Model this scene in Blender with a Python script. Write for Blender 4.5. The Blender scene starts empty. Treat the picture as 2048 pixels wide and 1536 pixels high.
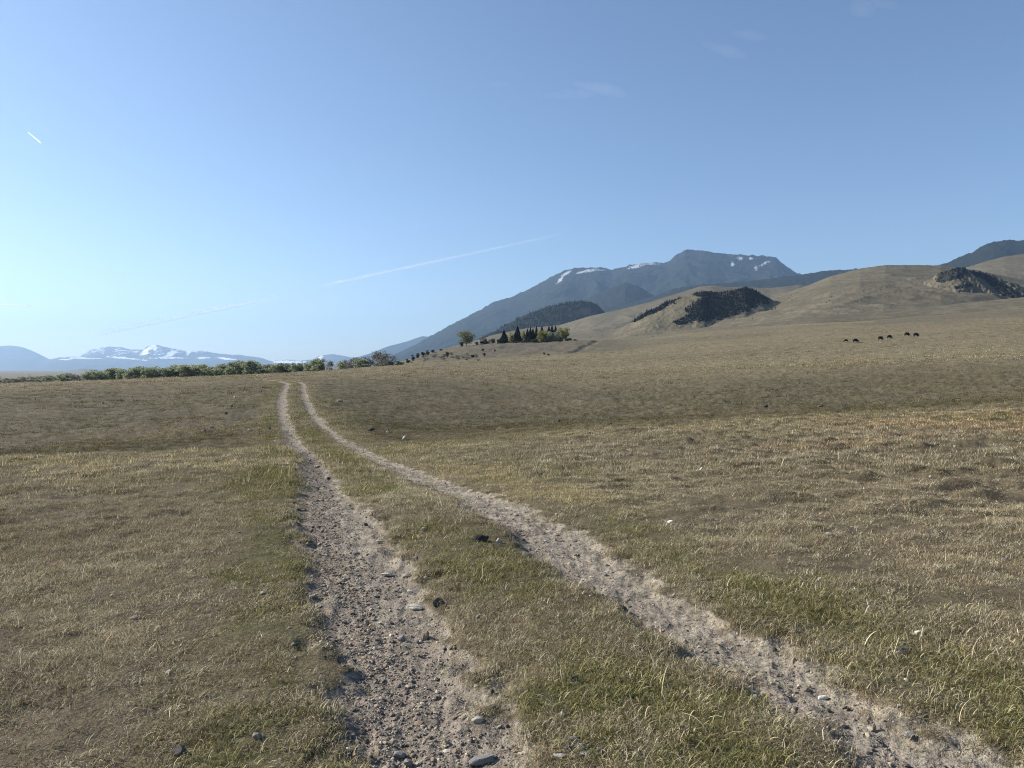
import bpy, bmesh, math, random
import numpy as np
from mathutils import Vector, Matrix, Euler

random.seed(7); RNG = np.random.default_rng(11)
SC = bpy.context.scene
COL = SC.collection
R = math.radians

# ------------------------------------------------------------------ camera, sky, sun, exposure
F, EYE, HOR = 1479.0, 1.55, 735.0          # focal length in photo pixels, eye height, horizon row of the photo
cam = bpy.data.objects.new('camera', bpy.data.cameras.new('camera'))
COL.objects.link(cam); SC.camera = cam
cam.data.sensor_width = 36; cam.data.lens = 26.0
cam.location = (0, 0, EYE); cam.rotation_euler = (R(90), 0, 0)
cam.data.shift_y = (HOR - 768) / 2048.0
cam.data.clip_start = 0.05; cam.data.clip_end = 300000

SUN_AZ, SUN_EL = -74.0, 31.0                 # azimuth from the view axis (negative: left), elevation
W = bpy.data.worlds.new('World'); SC.world = W; W.use_nodes = True
wn = W.node_tree; wn.nodes.clear()
wo = wn.nodes.new('ShaderNodeOutputWorld'); bg = wn.nodes.new('ShaderNodeBackground'); sk = wn.nodes.new('ShaderNodeTexSky')
sk.sky_type = 'NISHITA'; sk.sun_disc = False; sk.sun_elevation = R(SUN_EL); sk.sun_rotation = R(SUN_AZ)
sk.altitude = 1500; sk.air_density = 1.0; sk.dust_density = 1.5; sk.ozone_density = 2.6
bg.inputs['Strength'].default_value = 0.086
wn.links.new(sk.outputs[0], bg.inputs[0]); wn.links.new(bg.outputs[0], wo.inputs[0])

sl = bpy.data.lights.new('sun', 'SUN'); sun = bpy.data.objects.new('sun', sl); COL.objects.link(sun)
sl.energy = 5.0; sl.angle = R(0.53); sl.color = (1.0, 0.915, 0.80)
sv = Vector((math.sin(R(SUN_AZ)) * math.cos(R(SUN_EL)), math.cos(R(SUN_AZ)) * math.cos(R(SUN_EL)), math.sin(R(SUN_EL))))
sun.rotation_euler = sv.to_track_quat('Z', 'Y').to_euler(); sun.location = (0, 0, 60)

SC.view_settings.view_transform = 'Standard'; SC.view_settings.look = 'None'
SC.view_settings.exposure = 0.90; SC.view_settings.gamma = 1.0; SC.view_settings.use_curve_mapping = False
cy = SC.cycles
cy.max_bounces = 4; cy.diffuse_bounces = 2; cy.glossy_bounces = 1; cy.transmission_bounces = 3
cy.transparent_max_bounces = 12; cy.volume_bounces = 0; cy.use_denoising = True; cy.denoiser = 'OPENIMAGEDENOISE'; cy.denoising_prefilter = 'NONE'; cy.use_adaptive_sampling = False
cy.pixel_filter_type = 'BLACKMAN_HARRIS'; cy.filter_width = 1.05
cy.caustics_reflective = False; cy.caustics_refractive = False
SC.render.film_transparent = False
HAZE_DENSITY, HAZE_COLOR = 4.2e-5, (0.43, 0.67, 1.0)

# ------------------------------------------------------------------ numpy noise
def _h(ix, iy, s):
    n = (ix.astype(np.int64) * 374761393 + iy.astype(np.int64) * 668265263 + s * 974634777) & 0xFFFFFFFF
    n = ((n ^ (n >> 13)) * 1274126177) & 0xFFFFFFFF
    n = (n ^ (n >> 16)) & 0xFFFFFFFF
    return n.astype(np.float64) / 4294967295.0
def vnoise(x, y, s=0):                       # smooth value noise, 0..1
    x = np.asarray(x, float); y = np.asarray(y, float)
    ix = np.floor(x); iy = np.floor(y); fx = x - ix; fy = y - iy
    fx = fx * fx * fx * (fx * (fx * 6 - 15) + 10); fy = fy * fy * fy * (fy * (fy * 6 - 15) + 10)
    a = _h(ix, iy, s); b = _h(ix + 1, iy, s); c = _h(ix, iy + 1, s); d = _h(ix + 1, iy + 1, s)
    return (a + (b - a) * fx) * (1 - fy) + (c + (d - c) * fx) * fy
def fbm(x, y, o=4, s=0, g=0.5):
    t = 0; a = 1; n = 0
    c, q = math.cos(0.6), math.sin(0.6)
    for k in range(o):
        t = t + a * vnoise(x, y, s + k * 17); n += a; a *= g
        x, y = (x * c - y * q) * 2.03 + 5.1, (x * q + y * c) * 2.03 - 3.7
    return t / n
def ridged(x, y, o=4, s=0):
    t = 0; a = 1; n = 0
    for k in range(o):
        t = t + a * (1 - np.abs(2 * vnoise(x, y, s + k * 13) - 1)); n += a; a *= 0.5
        x, y = x * 2.07 + 3.3, y * 2.07 + 9.1
    return t / n
def sst(a, b, x):
    t = np.clip((x - a) / (b - a), 0, 1); return t * t * (3 - 2 * t)

# ------------------------------------------------------------------ linking and tagging
def mesh_from(name, verts, faces, mat=None, smooth=True):
    me = bpy.data.meshes.new(name); me.from_pydata([tuple(v) for v in verts], [], [tuple(f) for f in faces])
    if smooth: me.polygons.foreach_set('use_smooth', [True] * len(me.polygons))
    if mat: me.materials.append(mat)
    me.update(); return me
def grid_mesh(name, P, mat, close=False):     # P: (rows, cols, 3)
    nr, nc = P.shape[:2]
    me = bpy.data.meshes.new(name); me.vertices.add(nr * nc)
    me.vertices.foreach_set('co', P.reshape(-1).astype(np.float32))
    i = np.arange(nr * nc).reshape(nr, nc)
    if close: i = np.concatenate([i, i[:, :1]], 1)
    q = np.stack([i[:-1, :-1], i[:-1, 1:], i[1:, 1:], i[1:, :-1]], -1).reshape(-1, 4)
    me.loops.add(q.size); me.loops.foreach_set('vertex_index', q.reshape(-1).astype(np.int32))
    me.polygons.add(len(q)); me.polygons.foreach_set('loop_start', np.arange(0, q.size, 4, dtype=np.int32))
    me.polygons.foreach_set('use_smooth', np.ones(len(q), bool))
    me.update(calc_edges=True)
    me.materials.append(mat); return me
def fattr(me, name, v):
    a = me.attributes.new(name, 'FLOAT', 'POINT'); a.data.foreach_set('value', np.asarray(v, np.float32).reshape(-1))
def link(name, me, parent=None, loc=(0, 0, 0), rot=(0, 0, 0), scale=(1, 1, 1)):
    o = bpy.data.objects.new(name, me); COL.objects.link(o); o.parent = parent
    o.location = loc; o.rotation_euler = rot; o.scale = scale; return o
def tag(o, label, cat, group=None):
    o['label'] = label; o['category'] = cat
    if group: o['group'] = group
    return o
def kind(o, k): o['kind'] = k; return o

# ------------------------------------------------------------------ materials
class NT:
    def __init__(s, name):
        s.m = bpy.data.materials.new(name); s.m.use_nodes = True; s.t = s.m.node_tree; s.t.nodes.clear()
        s.out = s.n('OutputMaterial')
    def n(s, t, **k):
        q = s.t.nodes.new('ShaderNode' + t)
        for a, b in k.items(): setattr(q, a, b)
        return q
    def l(s, a, b): s.t.links.new(a, b)
    def put(s, sock, v):
        if hasattr(v, 'is_output'): s.l(v, sock)
        elif isinstance(v, (tuple, list)): sock.default_value = tuple(v) + ((1,) if len(v) == 3 and len(sock.default_value) == 4 else ())
        else: sock.default_value = v
    def attr(s, name, typ='GEOMETRY', out='Fac'):
        return s.n('Attribute', attribute_name=name, attribute_type=typ).outputs[out]
    def pos(s): return s.n('NewGeometry').outputs['Position']
    def obj(s): return s.n('TexCoord').outputs['Object']
    def scale(s, v, sc):
        m = s.n('Mapping'); s.l(v, m.inputs['Vector']); m.inputs['Scale'].default_value = sc; return m.outputs[0]
    def noise(s, v, sc, det=4, rough=0.55, dist=0.0):
        q = s.n('TexNoise'); s.l(v, q.inputs['Vector']); q.inputs['Scale'].default_value = sc
        q.inputs['Detail'].default_value = det; q.inputs['Roughness'].default_value = rough; q.inputs['Distortion'].default_value = dist
        return q.outputs['Fac']
    def voro(s, v, sc, feat='F1', out='Distance'):
        q = s.n('TexVoronoi', feature=feat); s.l(v, q.inputs['Vector']); q.inputs['Scale'].default_value = sc
        return q.outputs[out]
    def rng(s, v, a, b, c=0.0, d=1.0):
        q = s.n('MapRange', interpolation_type='SMOOTHSTEP'); s.l(v, q.inputs[0])
        for i, x in enumerate((a, b, c, d)): q.inputs[i + 1].default_value = x
        return q.outputs[0]
    def math(s, op, a, b=0.0, clamp=False):
        q = s.n('Math', operation=op, use_clamp=clamp); s.put(q.inputs[0], a); s.put(q.inputs[1], b); return q.outputs[0]
    def mix(s, f, a, b, mode='MIX'):
        q = s.n('Mix', data_type='RGBA', blend_type=mode); s.put(q.inputs['Factor'], f); s.put(q.inputs[6], a); s.put(q.inputs[7], b)
        return q.outputs[2]
    def bump(s, h, strength, dist):
        q = s.n('Bump'); q.inputs['Strength'].default_value = strength; q.inputs['Distance'].default_value = dist
        s.l(h, q.inputs['Height']); return q.outputs[0]
    def pbr(s, col, rough=0.95, normal=None, spec=0.15):
        p = s.n('BsdfPrincipled'); s.put(p.inputs['Base Color'], col); s.put(p.inputs['Roughness'], rough)
        p.inputs['Specular IOR Level'].default_value = spec
        if normal is not None: s.l(normal, p.inputs['Normal'])
        s.l(p.outputs[0], s.out.inputs['Surface']); return s.m

def mat_ground():
    t = NT('dry_pasture_soil'); p = t.pos()
    gr, di, gv = t.attr('green'), t.attr('dirt'), t.attr('gravel')
    n1 = t.noise(p, 0.35, 5, 0.6); n2 = t.noise(p, 6.0, 5, 0.7); n3 = t.noise(p, 45.0, 4, 0.7)
    far = t.noise(t.scale(p, (0.02, 0.06, 0.05)), 1.0, 6, 0.65)
    fleck = t.noise(t.scale(p, (0.55, 0.22, 0.3)), 1.0, 5, 0.7)
    a = t.mix(t.rng(n1, 0.35, 0.65), (0.135, 0.110, 0.069), (0.205, 0.170, 0.108))
    a = t.mix(t.rng(far, 0.35, 0.65), a, t.mix(0.5, a, (0.205, 0.176, 0.095)))
    a = t.mix(t.attr('yellow'), a, (0.215, 0.184, 0.098))
    a = t.mix(t.math('MULTIPLY', t.attr('hollow'), 0.92), a, (0.070, 0.065, 0.037))  # slope shade of the hollow mixed into the ground colour
    a = t.mix(t.math('MULTIPLY', t.attr('sage'), 0.95), a, t.mix(t.rng(fleck, .35, .6), (0.050, 0.046, 0.040), (0.105, 0.094, 0.074)))
    a = t.mix(t.rng(fleck, 0.30, 0.52), t.mix(0.55, a, (0.045, 0.040, 0.028)), a)
    a = t.mix(t.rng(n2, 0.34, 0.62), t.mix(0.6, a, (0.040, 0.034, 0.024)), a)
    a = t.mix(t.rng(n3, 0.36, 0.60), t.mix(0.5, a, (0.055, 0.046, 0.032)), t.mix(0.18, a, (0.40, 0.35, 0.25)))
    a = t.mix(t.math('MULTIPLY', t.attr('gap_shade'), 0.68), a, t.mix(n2, (0.042, 0.034, 0.023), (0.120, 0.098, 0.064)))  # soil near the viewer darkened in colour, painting shade between the blades
    a = t.mix(t.math('MULTIPLY', gr, 0.45), a, t.mix(n2, (0.065, 0.070, 0.032), (0.125, 0.122, 0.056)))
    d = t.mix(t.rng(n2, 0.3, 0.7), (0.152, 0.133, 0.108), (0.375, 0.335, 0.265))
    d = t.mix(t.rng(n3, 0.34, 0.56), t.mix(0.7, d, (0.060, 0.052, 0.045)), d)
    vc = t.voro(p, 60.0, out='Color'); sp = t.n('SeparateColor'); t.l(vc, sp.inputs[0])
    g = t.mix(sp.outputs[0], (0.075, 0.064, 0.058), (0.27, 0.232, 0.190))
    d = t.mix(t.math('MULTIPLY', gv, .85), d, g)
    edge = t.math('ADD', di, t.math('MULTIPLY', t.math('SUBTRACT', n2, 0.5), 0.7))
    col = t.mix(t.rng(edge, 0.38, 0.62), a, d)
    h = t.math('ADD', t.math('MULTIPLY', n2, 0.7), t.math('MULTIPLY', n3, 0.18))
    return t.pbr(col, 0.97, t.bump(h, 0.9, 0.07), 0.1)

def mat_hill(name, c1, c2, c3, dark=(0.022, 0.024, 0.022), sc=1.0, bump=4.0, snow_c=(.38, .40, .44)):
    t = NT(name); p = t.pos(); fo, sn = t.attr('forest'), t.attr('snow')
    n1 = t.noise(t.scale(p, (1, 0.45, 1)), 0.006 * sc, 6, 0.62, 0.6); n2 = t.noise(p, 0.05 * sc, 5, 0.7)
    a = t.mix(t.rng(n1, 0.33, 0.67), c1, c2)
    a = t.mix(t.rng(n2, 0.42, 0.62), t.mix(0.6, a, c3), a)
    f = t.mix(t.rng(n2, 0.35, 0.65), dark, tuple(min(1, x * 1.7) for x in dark))
    ff = t.math('ADD', fo, t.math('MULTIPLY', t.math('SUBTRACT', n2, 0.5), 1.0))
    col = t.mix(t.rng(ff, 0.42, 0.58), a, f)
    ss = t.math('ADD', sn, t.math('MULTIPLY', t.math('MULTIPLY', t.rng(sn, 0.02, 0.25), 4.0), t.math('SUBTRACT', t.noise(t.scale(p, (1, .6, .8)), 0.15 * sc, 5, 0.7), 0.51)))
    col = t.mix(t.rng(ss, 0.48, 0.56), col, snow_c)
    return t.pbr(col, 0.98, t.bump(t.math('ADD', n2, t.math('MULTIPLY', n1, 2.0)), 0.6, bump), 0.05)

def mat_blades(name, gain=1.0):
    t = NT(name); c = t.attr('tint', 'INSTANCER', 'Color'); sh = t.attr('shade')
    col = t.mix(1.0, c, t.mix(sh, (0.42, 0.39, 0.35), (1.85 * gain, 1.80 * gain, 1.70 * gain)), 'MULTIPLY')
    d = t.n('BsdfDiffuse'); t.put(d.inputs[0], col)
    r = t.n('BsdfTranslucent'); t.put(r.inputs[0], col)
    m = t.n('MixShader'); m.inputs[0].default_value = 0.3; t.l(d.outputs[0], m.inputs[1]); t.l(r.outputs[0], m.inputs[2])
    t.l(m.outputs[0], t.out.inputs['Surface']); return t.m
def mat_foliage(name, c1, c2, trans=0.25, sc=0.7):
    t = NT(name); sh = t.attr('shade'); p = t.obj()
    n = t.noise(p, sc, 3, 0.6)
    col = t.mix(t.math('MULTIPLY', t.math('ADD', sh, n), 0.5), c1, c2)
    d = t.n('BsdfDiffuse'); t.put(d.inputs[0], col); r = t.n('BsdfTranslucent'); t.put(r.inputs[0], col)
    m = t.n('MixShader'); m.inputs[0].default_value = trans; t.l(d.outputs[0], m.inputs[1]); t.l(r.outputs[0], m.inputs[2])
    t.l(m.outputs[0], t.out.inputs['Surface']); return t.m
def mat_simple(name, c1, c2, sc, rough=0.9, bump=0.3, bd=0.02):
    t = NT(name); p = t.obj(); n = t.noise(p, sc, 5, 0.65)
    return t.pbr(t.mix(t.rng(n, 0.3, 0.7), c1, c2), rough, t.bump(n, bump, bd), 0.2)
def mat_pebble():
    t = NT('gravel_stone'); c = t.attr('tint', 'INSTANCER', 'Color'); n = t.noise(t.obj(), 2.5, 3, 0.6)
    return t.pbr(t.mix(1.0, c, t.mix(n, (0.7, 0.7, 0.7), (1.2, 1.2, 1.2)), 'MULTIPLY'), 0.9, None, 0.2)

M_ground = mat_ground()
M_grass = mat_blades('dry_grass_blade')
M_pebble = mat_pebble()
M_bark = mat_simple('grey_bark', (0.10, 0.085, 0.07), (0.24, 0.21, 0.18), 3.0)
M_darkbark = mat_simple('dark_bark', (0.04, 0.032, 0.025), (0.09, 0.07, 0.055), 3.0)
M_spruce = mat_foliage('spruce_needles', (0.010, 0.018, 0.012), (0.034, 0.048, 0.026), 0.1)
M_juniper = mat_foliage('juniper_needles', (0.032, 0.038, 0.028), (0.090, 0.092, 0.064), 0.2)
M_willow = mat_foliage('willow_leaves', (0.195, 0.218, 0.132), (0.315, 0.350, 0.220), 0.6)
M_budding = mat_foliage('budding_leaves', (0.150, 0.152, 0.045), (0.34, 0.32, 0.11), 0.45)
M_cotton = mat_foliage('cottonwood_leaves', (0.100, 0.110, 0.050), (0.25, 0.25, 0.115), 0.4)
M_twigs = mat_foliage('bare_twigs', (0.12, 0.11, 0.088), (0.24, 0.22, 0.18), 0.3)
M_sage = mat_foliage('sage_leaves', (0.10, 0.098, 0.080), (0.21, 0.20, 0.165), 0.25)
M_farpine = mat_foliage('far_conifer_needles', (0.008, 0.012, 0.010), (0.022, 0.028, 0.020), 0.05)
M_cow = mat_simple('black_hide', (0.006, 0.005, 0.005), (0.014, 0.012, 0.011), 4.0, 0.7)

# ------------------------------------------------------------------ ground shape
# profiles of the land along photo columns: (distance, height in metres) or (distance, photo row that it fills)
PROFILES = {
 -900: [(3, 0), (8, -.02), (16, 925), (22, -1.6), (28, -2.2), (34, 893), (50, 842), (75, 806), (110, 789), (150, 781), (220, -5.5), (420, -12), (900, -16), (3000, -32), (45000, -60)],
 0:    [(3, 0), (8, -.02), (16, 912), (22, -1.35), (28, -1.95), (34, 885), (50, 830), (75, 795), (110, 777), (150, 768), (220, -4.2), (420, -9), (900, -14), (3000, -30), (45000, -60)],
 300:  [(3, 0), (8, 0), (16, 903), (22, -1.2), (28, -1.75), (34, 878), (50, 827), (75, 789), (110, 767), (160, 756.5), (220, -2.6), (420, -6), (900, -12), (3000, -30), (45000, -60)],
 560:  [(3, 0), (8, .02), (13, -.15), (18, 893), (25, -1.2), (34, 858), (44, 829), (60, 791), (72, 773), (95, 763), (130, 753), (185, 745.5), (260, -1.6), (420, -3.5), (900, -10), (3000, -28), (45000, -60)],
 720:  [(3, 0), (8.3, .05), (15, -.5), (22, -.92), (30, -1.2), (44, 829), (60, 795), (75, 775), (100, 760), (150, 746), (220, 736), (300, .3), (420, .2), (560, 0), (900, -8), (3000, -28), (45000, -60)],
 800:  [(3, 0), (8.3, .05), (15, -.47), (24, 896), (32, -1.35), (46, 836), (60, 800), (90, 768), (150, 744), (230, 730.5), (330, 1.4), (430, 727.5), (520, 727), (600, 727), (680, 728), (900, -1), (3000, -28), (45000, -60)],
 860:  [(3, 0), (8.3, .05), (15, -.45), (24, 892), (32, -1.4), (46, 836), (60, 800), (90, 767), (150, 743), (230, 728), (330, 2.4), (400, 724), (470, 714), (560, 702), (680, 703), (900, 5), (3000, -28), (45000, -60)],
 930:  [(3, .01), (8.3, .05), (15, -.4), (24.5, 881), (33, -1.35), (46, 836), (60, 804), (90, 771), (150, 744), (230, 727), (330, 3.0), (400, 721), (470, 707), (540, 692), (600, 688.5), (680, 690), (900, 10), (3000, -26), (45000, -60)],
 1100: [(3, .03), (8.3, .06), (16, -.28), (26, 858), (34, -1.15), (45, 838), (60, 814), (90, 779), (150, 748), (250, 722), (330, 716), (400, 711), (480, 697), (550, 686), (600, 683), (680, 684), (900, 19), (3000, -20), (45000, -60)],
 1290: [(3, .05), (8.3, .08), (16, -.16), (26, 846), (34, -1.0), (45, 832), (60, 808), (90, 774), (150, 743), (250, 715), (330, 707), (420, 697), (520, 684), (610, 676), (700, 679), (900, 22), (3000, -15), (45000, -60)],
 1400: [(3, .06), (8.3, .1), (16, -.08), (26, 840), (34, -.85), (45, 824), (60, 801), (90, 769), (150, 738), (250, 710), (330, 699), (420, 684), (520, 666), (620, 657), (750, 662), (900, 28), (3000, -10), (45000, -60)],
 1700: [(3, .08), (8.3, .16), (16, .08), (27, 823), (35, -.45), (45, 806), (60, 785), (90, 752), (150, 722), (250, 692), (290, 684), (420, 660), (520, 650), (600, 643), (760, 650), (900, 38), (3000, 0), (45000, -60)],
 2048: [(3, .1), (8.3, .22), (16, .25), (28, 804), (36, .05), (46, 785), (60, 767), (90, 737), (150, 706), (250, 675), (420, 640), (560, 615), (750, 625), (900, 50), (3000, 0), (45000, -60)],
 2900: [(3, .15), (8.3, .35), (16, .55), (28, 775), (36, .7), (46, 752), (60, 735), (90, 703), (150, 670), (250, 637), (420, 598), (560, 575), (750, 588), (900, 70), (3000, 0), (45000, -60)]}
LY = np.arange(math.log(0.5), math.log(46000), 0.02); PX = np.arange(-900, 2901, 10.0)
def _table():
    ks = sorted(PROFILES); rows = []
    for k in ks:
        ly = [math.log(d) for d, v in PROFILES[k]]
        z = [EYE + (HOR - v) / F * d if v > 300 else v for d, v in PROFILES[k]]
        rows.append(np.interp(LY, ly, z))
    rows = np.array(rows); T = np.array([np.interp(PX, ks, rows[:, j]) for j in range(len(LY))]).T
    def blur(A, s, ax):
        r = int(3 * s); w = np.exp(-0.5 * (np.arange(-r, r + 1) / s) ** 2); w /= w.sum()
        A = np.moveaxis(A, ax, -1); B = np.pad(A, [(0, 0), (r, r)], 'edge')
        o = sum(w[i] * B[:, i:i + A.shape[1]] for i in range(2 * r + 1)); return np.moveaxis(o, -1, ax)
    return blur(blur(T, 2.6, 1), 3.0, 0)
TAB = _table()
def base_h(x, y):
    r = np.hypot(x, y) + 1e-6; th = np.arctan2(x, y); lim = math.atan((2900 - 1024) / F)
    tc = np.clip(th, -lim, lim); px = 1024 + F * np.tan(tc); d = np.clip(r * np.cos(tc), 0.51, 45900)
    u = np.clip((px + 900) / 10, 0, len(PX) - 1.001); v = np.clip((np.log(d) - LY[0]) / 0.02, 0, len(LY) - 1.001)
    i, j = u.astype(int), v.astype(int); a, b = u - i, v - j
    z = (TAB[i, j] * (1 - b) + TAB[i, j + 1] * b) * (1 - a) + (TAB[i + 1, j] * (1 - b) + TAB[i + 1, j + 1] * b) * a
    w = sst(lim, 1.9, np.abs(th)); return z * (1 - w) + w * (-0.02 * r.clip(0, 3000) * 0.5)
RY = np.array([-60, 0, 2.87, 4.7, 8.3, 15, 22, 44, 60, 72, 84, 95, 110, 130, 150, 180, 260])
RX = np.array([21, 1.58, .65, .01, -1.2, -3.2, -5.45, -12.8, -17.8, -21.2, -24.6, -28.8, -36, -47, -58, -76, -126])
_yy = np.arange(-60, 260, 0.5); _xx = np.interp(_yy, RY, RX)
_k = np.exp(-0.5 * (np.arange(-16, 17) / 6.0) ** 2); _k /= _k.sum(); _xx[16:-16] = np.convolve(_xx, _k, 'valid')
_sl = np.gradient(_xx, 0.5)
def lateral(x, y):                            # signed distance from the middle of the two-track road
    return (x - np.interp(y, _yy, _xx)) / np.sqrt(1 + np.interp(y, _yy, _sl) ** 2)
def road_masks(x, y):
    l = lateral(x, y) + (fbm(x * 1.3, y * 1.3, 3, 5) - .5) * .14 + (fbm(x * 6, y * 6, 3, 9) - .5) * .38
    act = sst(185, 150, y)
    hw = 0.40 + 0.16 * (fbm(x * .5, y * .5, 2, 31) - .5)
    dl, dr = np.abs(l + .83), np.abs(l - .88)
    left = sst(hw + .09, hw - .22, dl) * act; right = sst(hw + .04, hw - .26, dr) * act * (0.55 + 0.45 * sst(.25, .6, fbm(x * .35, y * .35, 2, 44) + .18))
    return l, left, right
def micro(x, y):
    r = np.hypot(x, y)
    n = (fbm(x * 1.1, y * 1.1, 4, 3) - .5) * .09 + (fbm(x * 4.1, y * 4.1, 3, 8) - .5) * .045
    k = sst(10, 45, r)
    terr = (ridged(x * .35 + 2 * fbm(x * .2, y * .2, 2, 61), y * .9, 4, 23) - .5) * .13 * sst(6, 18, r) * (0.45 + 0.55 * sst(-5, 8, x)) + (fbm(x * 2.4, y * 3.6, 3, 27) - .5) * .27 * sst(4, 12, r) * (0.45 + 0.55 * sst(-2, 6, x))
    mid = (fbm(x * .25, y * .35, 5, 40, .62) - .5) * .62 * k
    far = (fbm(x * .03, y * .05, 5, 50, .58) - .5) * 1.5 * sst(90, 320, r)
    knob = (fbm(x * .06, y * .05, 4, 57) - .5) * 3.4 * sst(370, 450, y) * sst(660, 560, y) * sst(-90, -60, x) * sst(90, 40, x)
    return n + terr + mid + far + knob
def height(x, y, masks=None):
    x = np.asarray(x, float); y = np.asarray(y, float)
    l, a, b = masks if masks is not None else road_masks(x, y)
    soft = np.clip(a + b, 0, 1); corr = sst(2.6, 1.3, np.abs(lateral(x, y))) * sst(185, 150, y)
    m = micro(x, y)
    rough = (fbm(x * 9, y * 9, 3, 71) - .5) * .034 + (fbm(x * 28, y * 28, 2, 77) - .5) * .022
    crown = .035 * np.exp(-(l / .38) ** 2)
    ax, ay, bx, by = 30.0, 395.0, 72.0, 600.0; tt = np.clip(((x - ax) * (bx - ax) + (y - ay) * (by - ay)) / ((bx - ax) ** 2 + (by - ay) ** 2), 0, 1)
    gul = np.hypot(x - ax - tt * (bx - ax), y - ay - tt * (by - ay)); m = m - 1.3 * sst(4.0, .6, gul) * sst(0, .15, tt) * sst(1, .9, tt)
    return base_h(x, y) + m * (1 - .75 * corr) - .075 * soft + corr * crown + rough * soft
def greenness(x, y):
    l = lateral(x, y); act = sst(185, 120, y)
    g = 1.2 * np.exp(-((l + 1.55) / .34) ** 2) + .85 * np.exp(-(l / .42) ** 2) + .50 * np.exp(-((l - 1.65) / .38) ** 2) + .22 * np.exp(-((l - 2.9) / .9) ** 2)
    g = g * act * (.05 + 1.7 * sst(.25, .75, fbm(x * .9, y * .5, 4, 90)))
    g = g + .40 * sst(.56, .74, fbm(x * .22, y * .16, 4, 95)) + .35 * sst(.5, .7, fbm(x * .012, y * .03, 4, 97)) * sst(60, 160, np.hypot(x, y))
    straw = sst(7, 8.5, y) * sst(17, 13, y) * np.exp(-((l - 1.75) / .55) ** 2); g = g * (1 - .9 * straw)
    for cx, cy, rad, v in LUSH: g = g + v * np.exp(-((x - cx) ** 2 + (y - cy) ** 2) / rad ** 2)
    return np.clip(g, 0, 1)
def straw_strip(x, y): l = lateral(x, y); return sst(7, 8.5, y) * sst(17, 13, y) * np.exp(-((l - 1.75) / .55) ** 2)
LUSH = [((px - 1024) / F * EYE * F / (py - HOR), EYE * F / (py - HOR), rad, v) for px, py, rad, v in
        [(1120, 1420, .13, 1.1), (1200, 1415, .14, 1.1), (1480, 1440, .10, .9), (1690, 1380, .16, .35), (1900, 1440, .13, .4), (2020, 1500, .15, .5), (1550, 1230, .4, .3), (560, 1120, .5, .6), (540, 960, 1.0, .9), (1180, 1530, .10, .8)]]

def flank_mask(x, y):                              # greyer, darker tone on the knoll flank
    px = 1024 + F * x / np.maximum(y, 1)
    return np.clip(sst(370, 430, y) * sst(640, 570, y) * sst(800, 860, px) * sst(1330, 1180, px) + .8 * sst(400, 480, y) * sst(1000, 1300, px) * sst(700, 600, y) * sst(.40, .58, fbm(x * .02, y * .012, 3, 210)), 0, 1)
def hollow(x, y):                             # shade on the grazed hollow and its far bank, painted into the turf colour
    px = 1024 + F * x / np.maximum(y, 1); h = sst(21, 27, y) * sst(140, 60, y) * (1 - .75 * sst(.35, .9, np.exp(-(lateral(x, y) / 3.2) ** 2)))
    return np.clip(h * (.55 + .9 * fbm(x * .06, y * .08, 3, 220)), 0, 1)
def yellowy(x, y):                            # longer straw coloured grass in bands, with sunlit crest and rim painted in
    px = 1024 + F * x / np.maximum(y, 1); b = sst(.42, .66, fbm(x * .006 + .3, y * .022, 3, 230)) * sst(110, 190, y) * sst(420, 330, y)
    e = np.exp(-((np.hypot(x, y) - 17 - 8 * sst(620, 900, px)) / 5.0) ** 2) * .8
    rim = np.exp(-((y - (600 - 40 * sst(1700, 2048, px))) / 45.0) ** 2) * sst(1350, 1600, px)
    return np.clip(b + e + rim + straw_strip(x, y), 0, 1)
def build_ground():
    lim = R(46)
    th = np.concatenate([np.linspace(-lim, lim, 860), np.linspace(lim, 2 * math.pi - lim, 62)[1:-1]])
    r = np.concatenate([np.geomspace(.45, 950, 790), np.geomspace(1000, 28500, 37)])
    T, Q = np.meshgrid(th, r); x, y = Q * np.sin(T), Q * np.cos(T)
    mk = road_masks(x, y); z = height(x, y, mk)
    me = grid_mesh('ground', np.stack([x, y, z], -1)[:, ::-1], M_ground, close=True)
    f = lambda a: a[:, ::-1]
    dirt = np.clip(mk[1] + mk[2], 0, 1)
    gv = np.clip(mk[1] * sst(-.72, -1.02, mk[0]) * (.5 + .9 * fbm(x * .8, y * .8, 3, 12)) + mk[2] * sst(.95, .60, mk[0]) * .8 + .20 * mk[1] + .45 * mk[1] * sst(5.5, 3.5, y), 0, 1)
    gv = np.clip(gv * (1 - .35 * sst(.5, .8, fbm(x * 2, y * 2, 2, 15))), 0, 1)
    bare = sst(.66, .80, fbm(x * .5, y * .9, 4, 130)) * .0
    fattr(me, 'dirt', f(dirt)); fattr(me, 'gravel', f(gv)); fattr(me, 'green', f(greenness(x, y)))
    fattr(me, 'gap_shade', f(sst(46, 22, np.hypot(x, y)))); fattr(me, 'sage', f(flank_mask(x, y))); fattr(me, 'hollow', f(hollow(x, y))); fattr(me, 'yellow', f(yellowy(x, y)))
    return kind(link('ground', me), 'structure')
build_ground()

def hit(px, py, far=900.0):                   # where the photo's sight line (px, py) meets the ground
    d = np.geomspace(1.5, far, 6000); x = (px - 1024) / F * d; z = EYE + (HOR - py) / F * d
    g = height(x, d); k = np.argmax(z <= g)
    if z[k] > g[k]: k = len(d) - 1
    return float(x[k]), float(d[k]), float(g[k])
def at(px, d):                                # a ground point at distance d under photo column px
    x = (px - 1024) / F * d; return x, d, float(height(np.array([x]), np.array([d]))[0])

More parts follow.
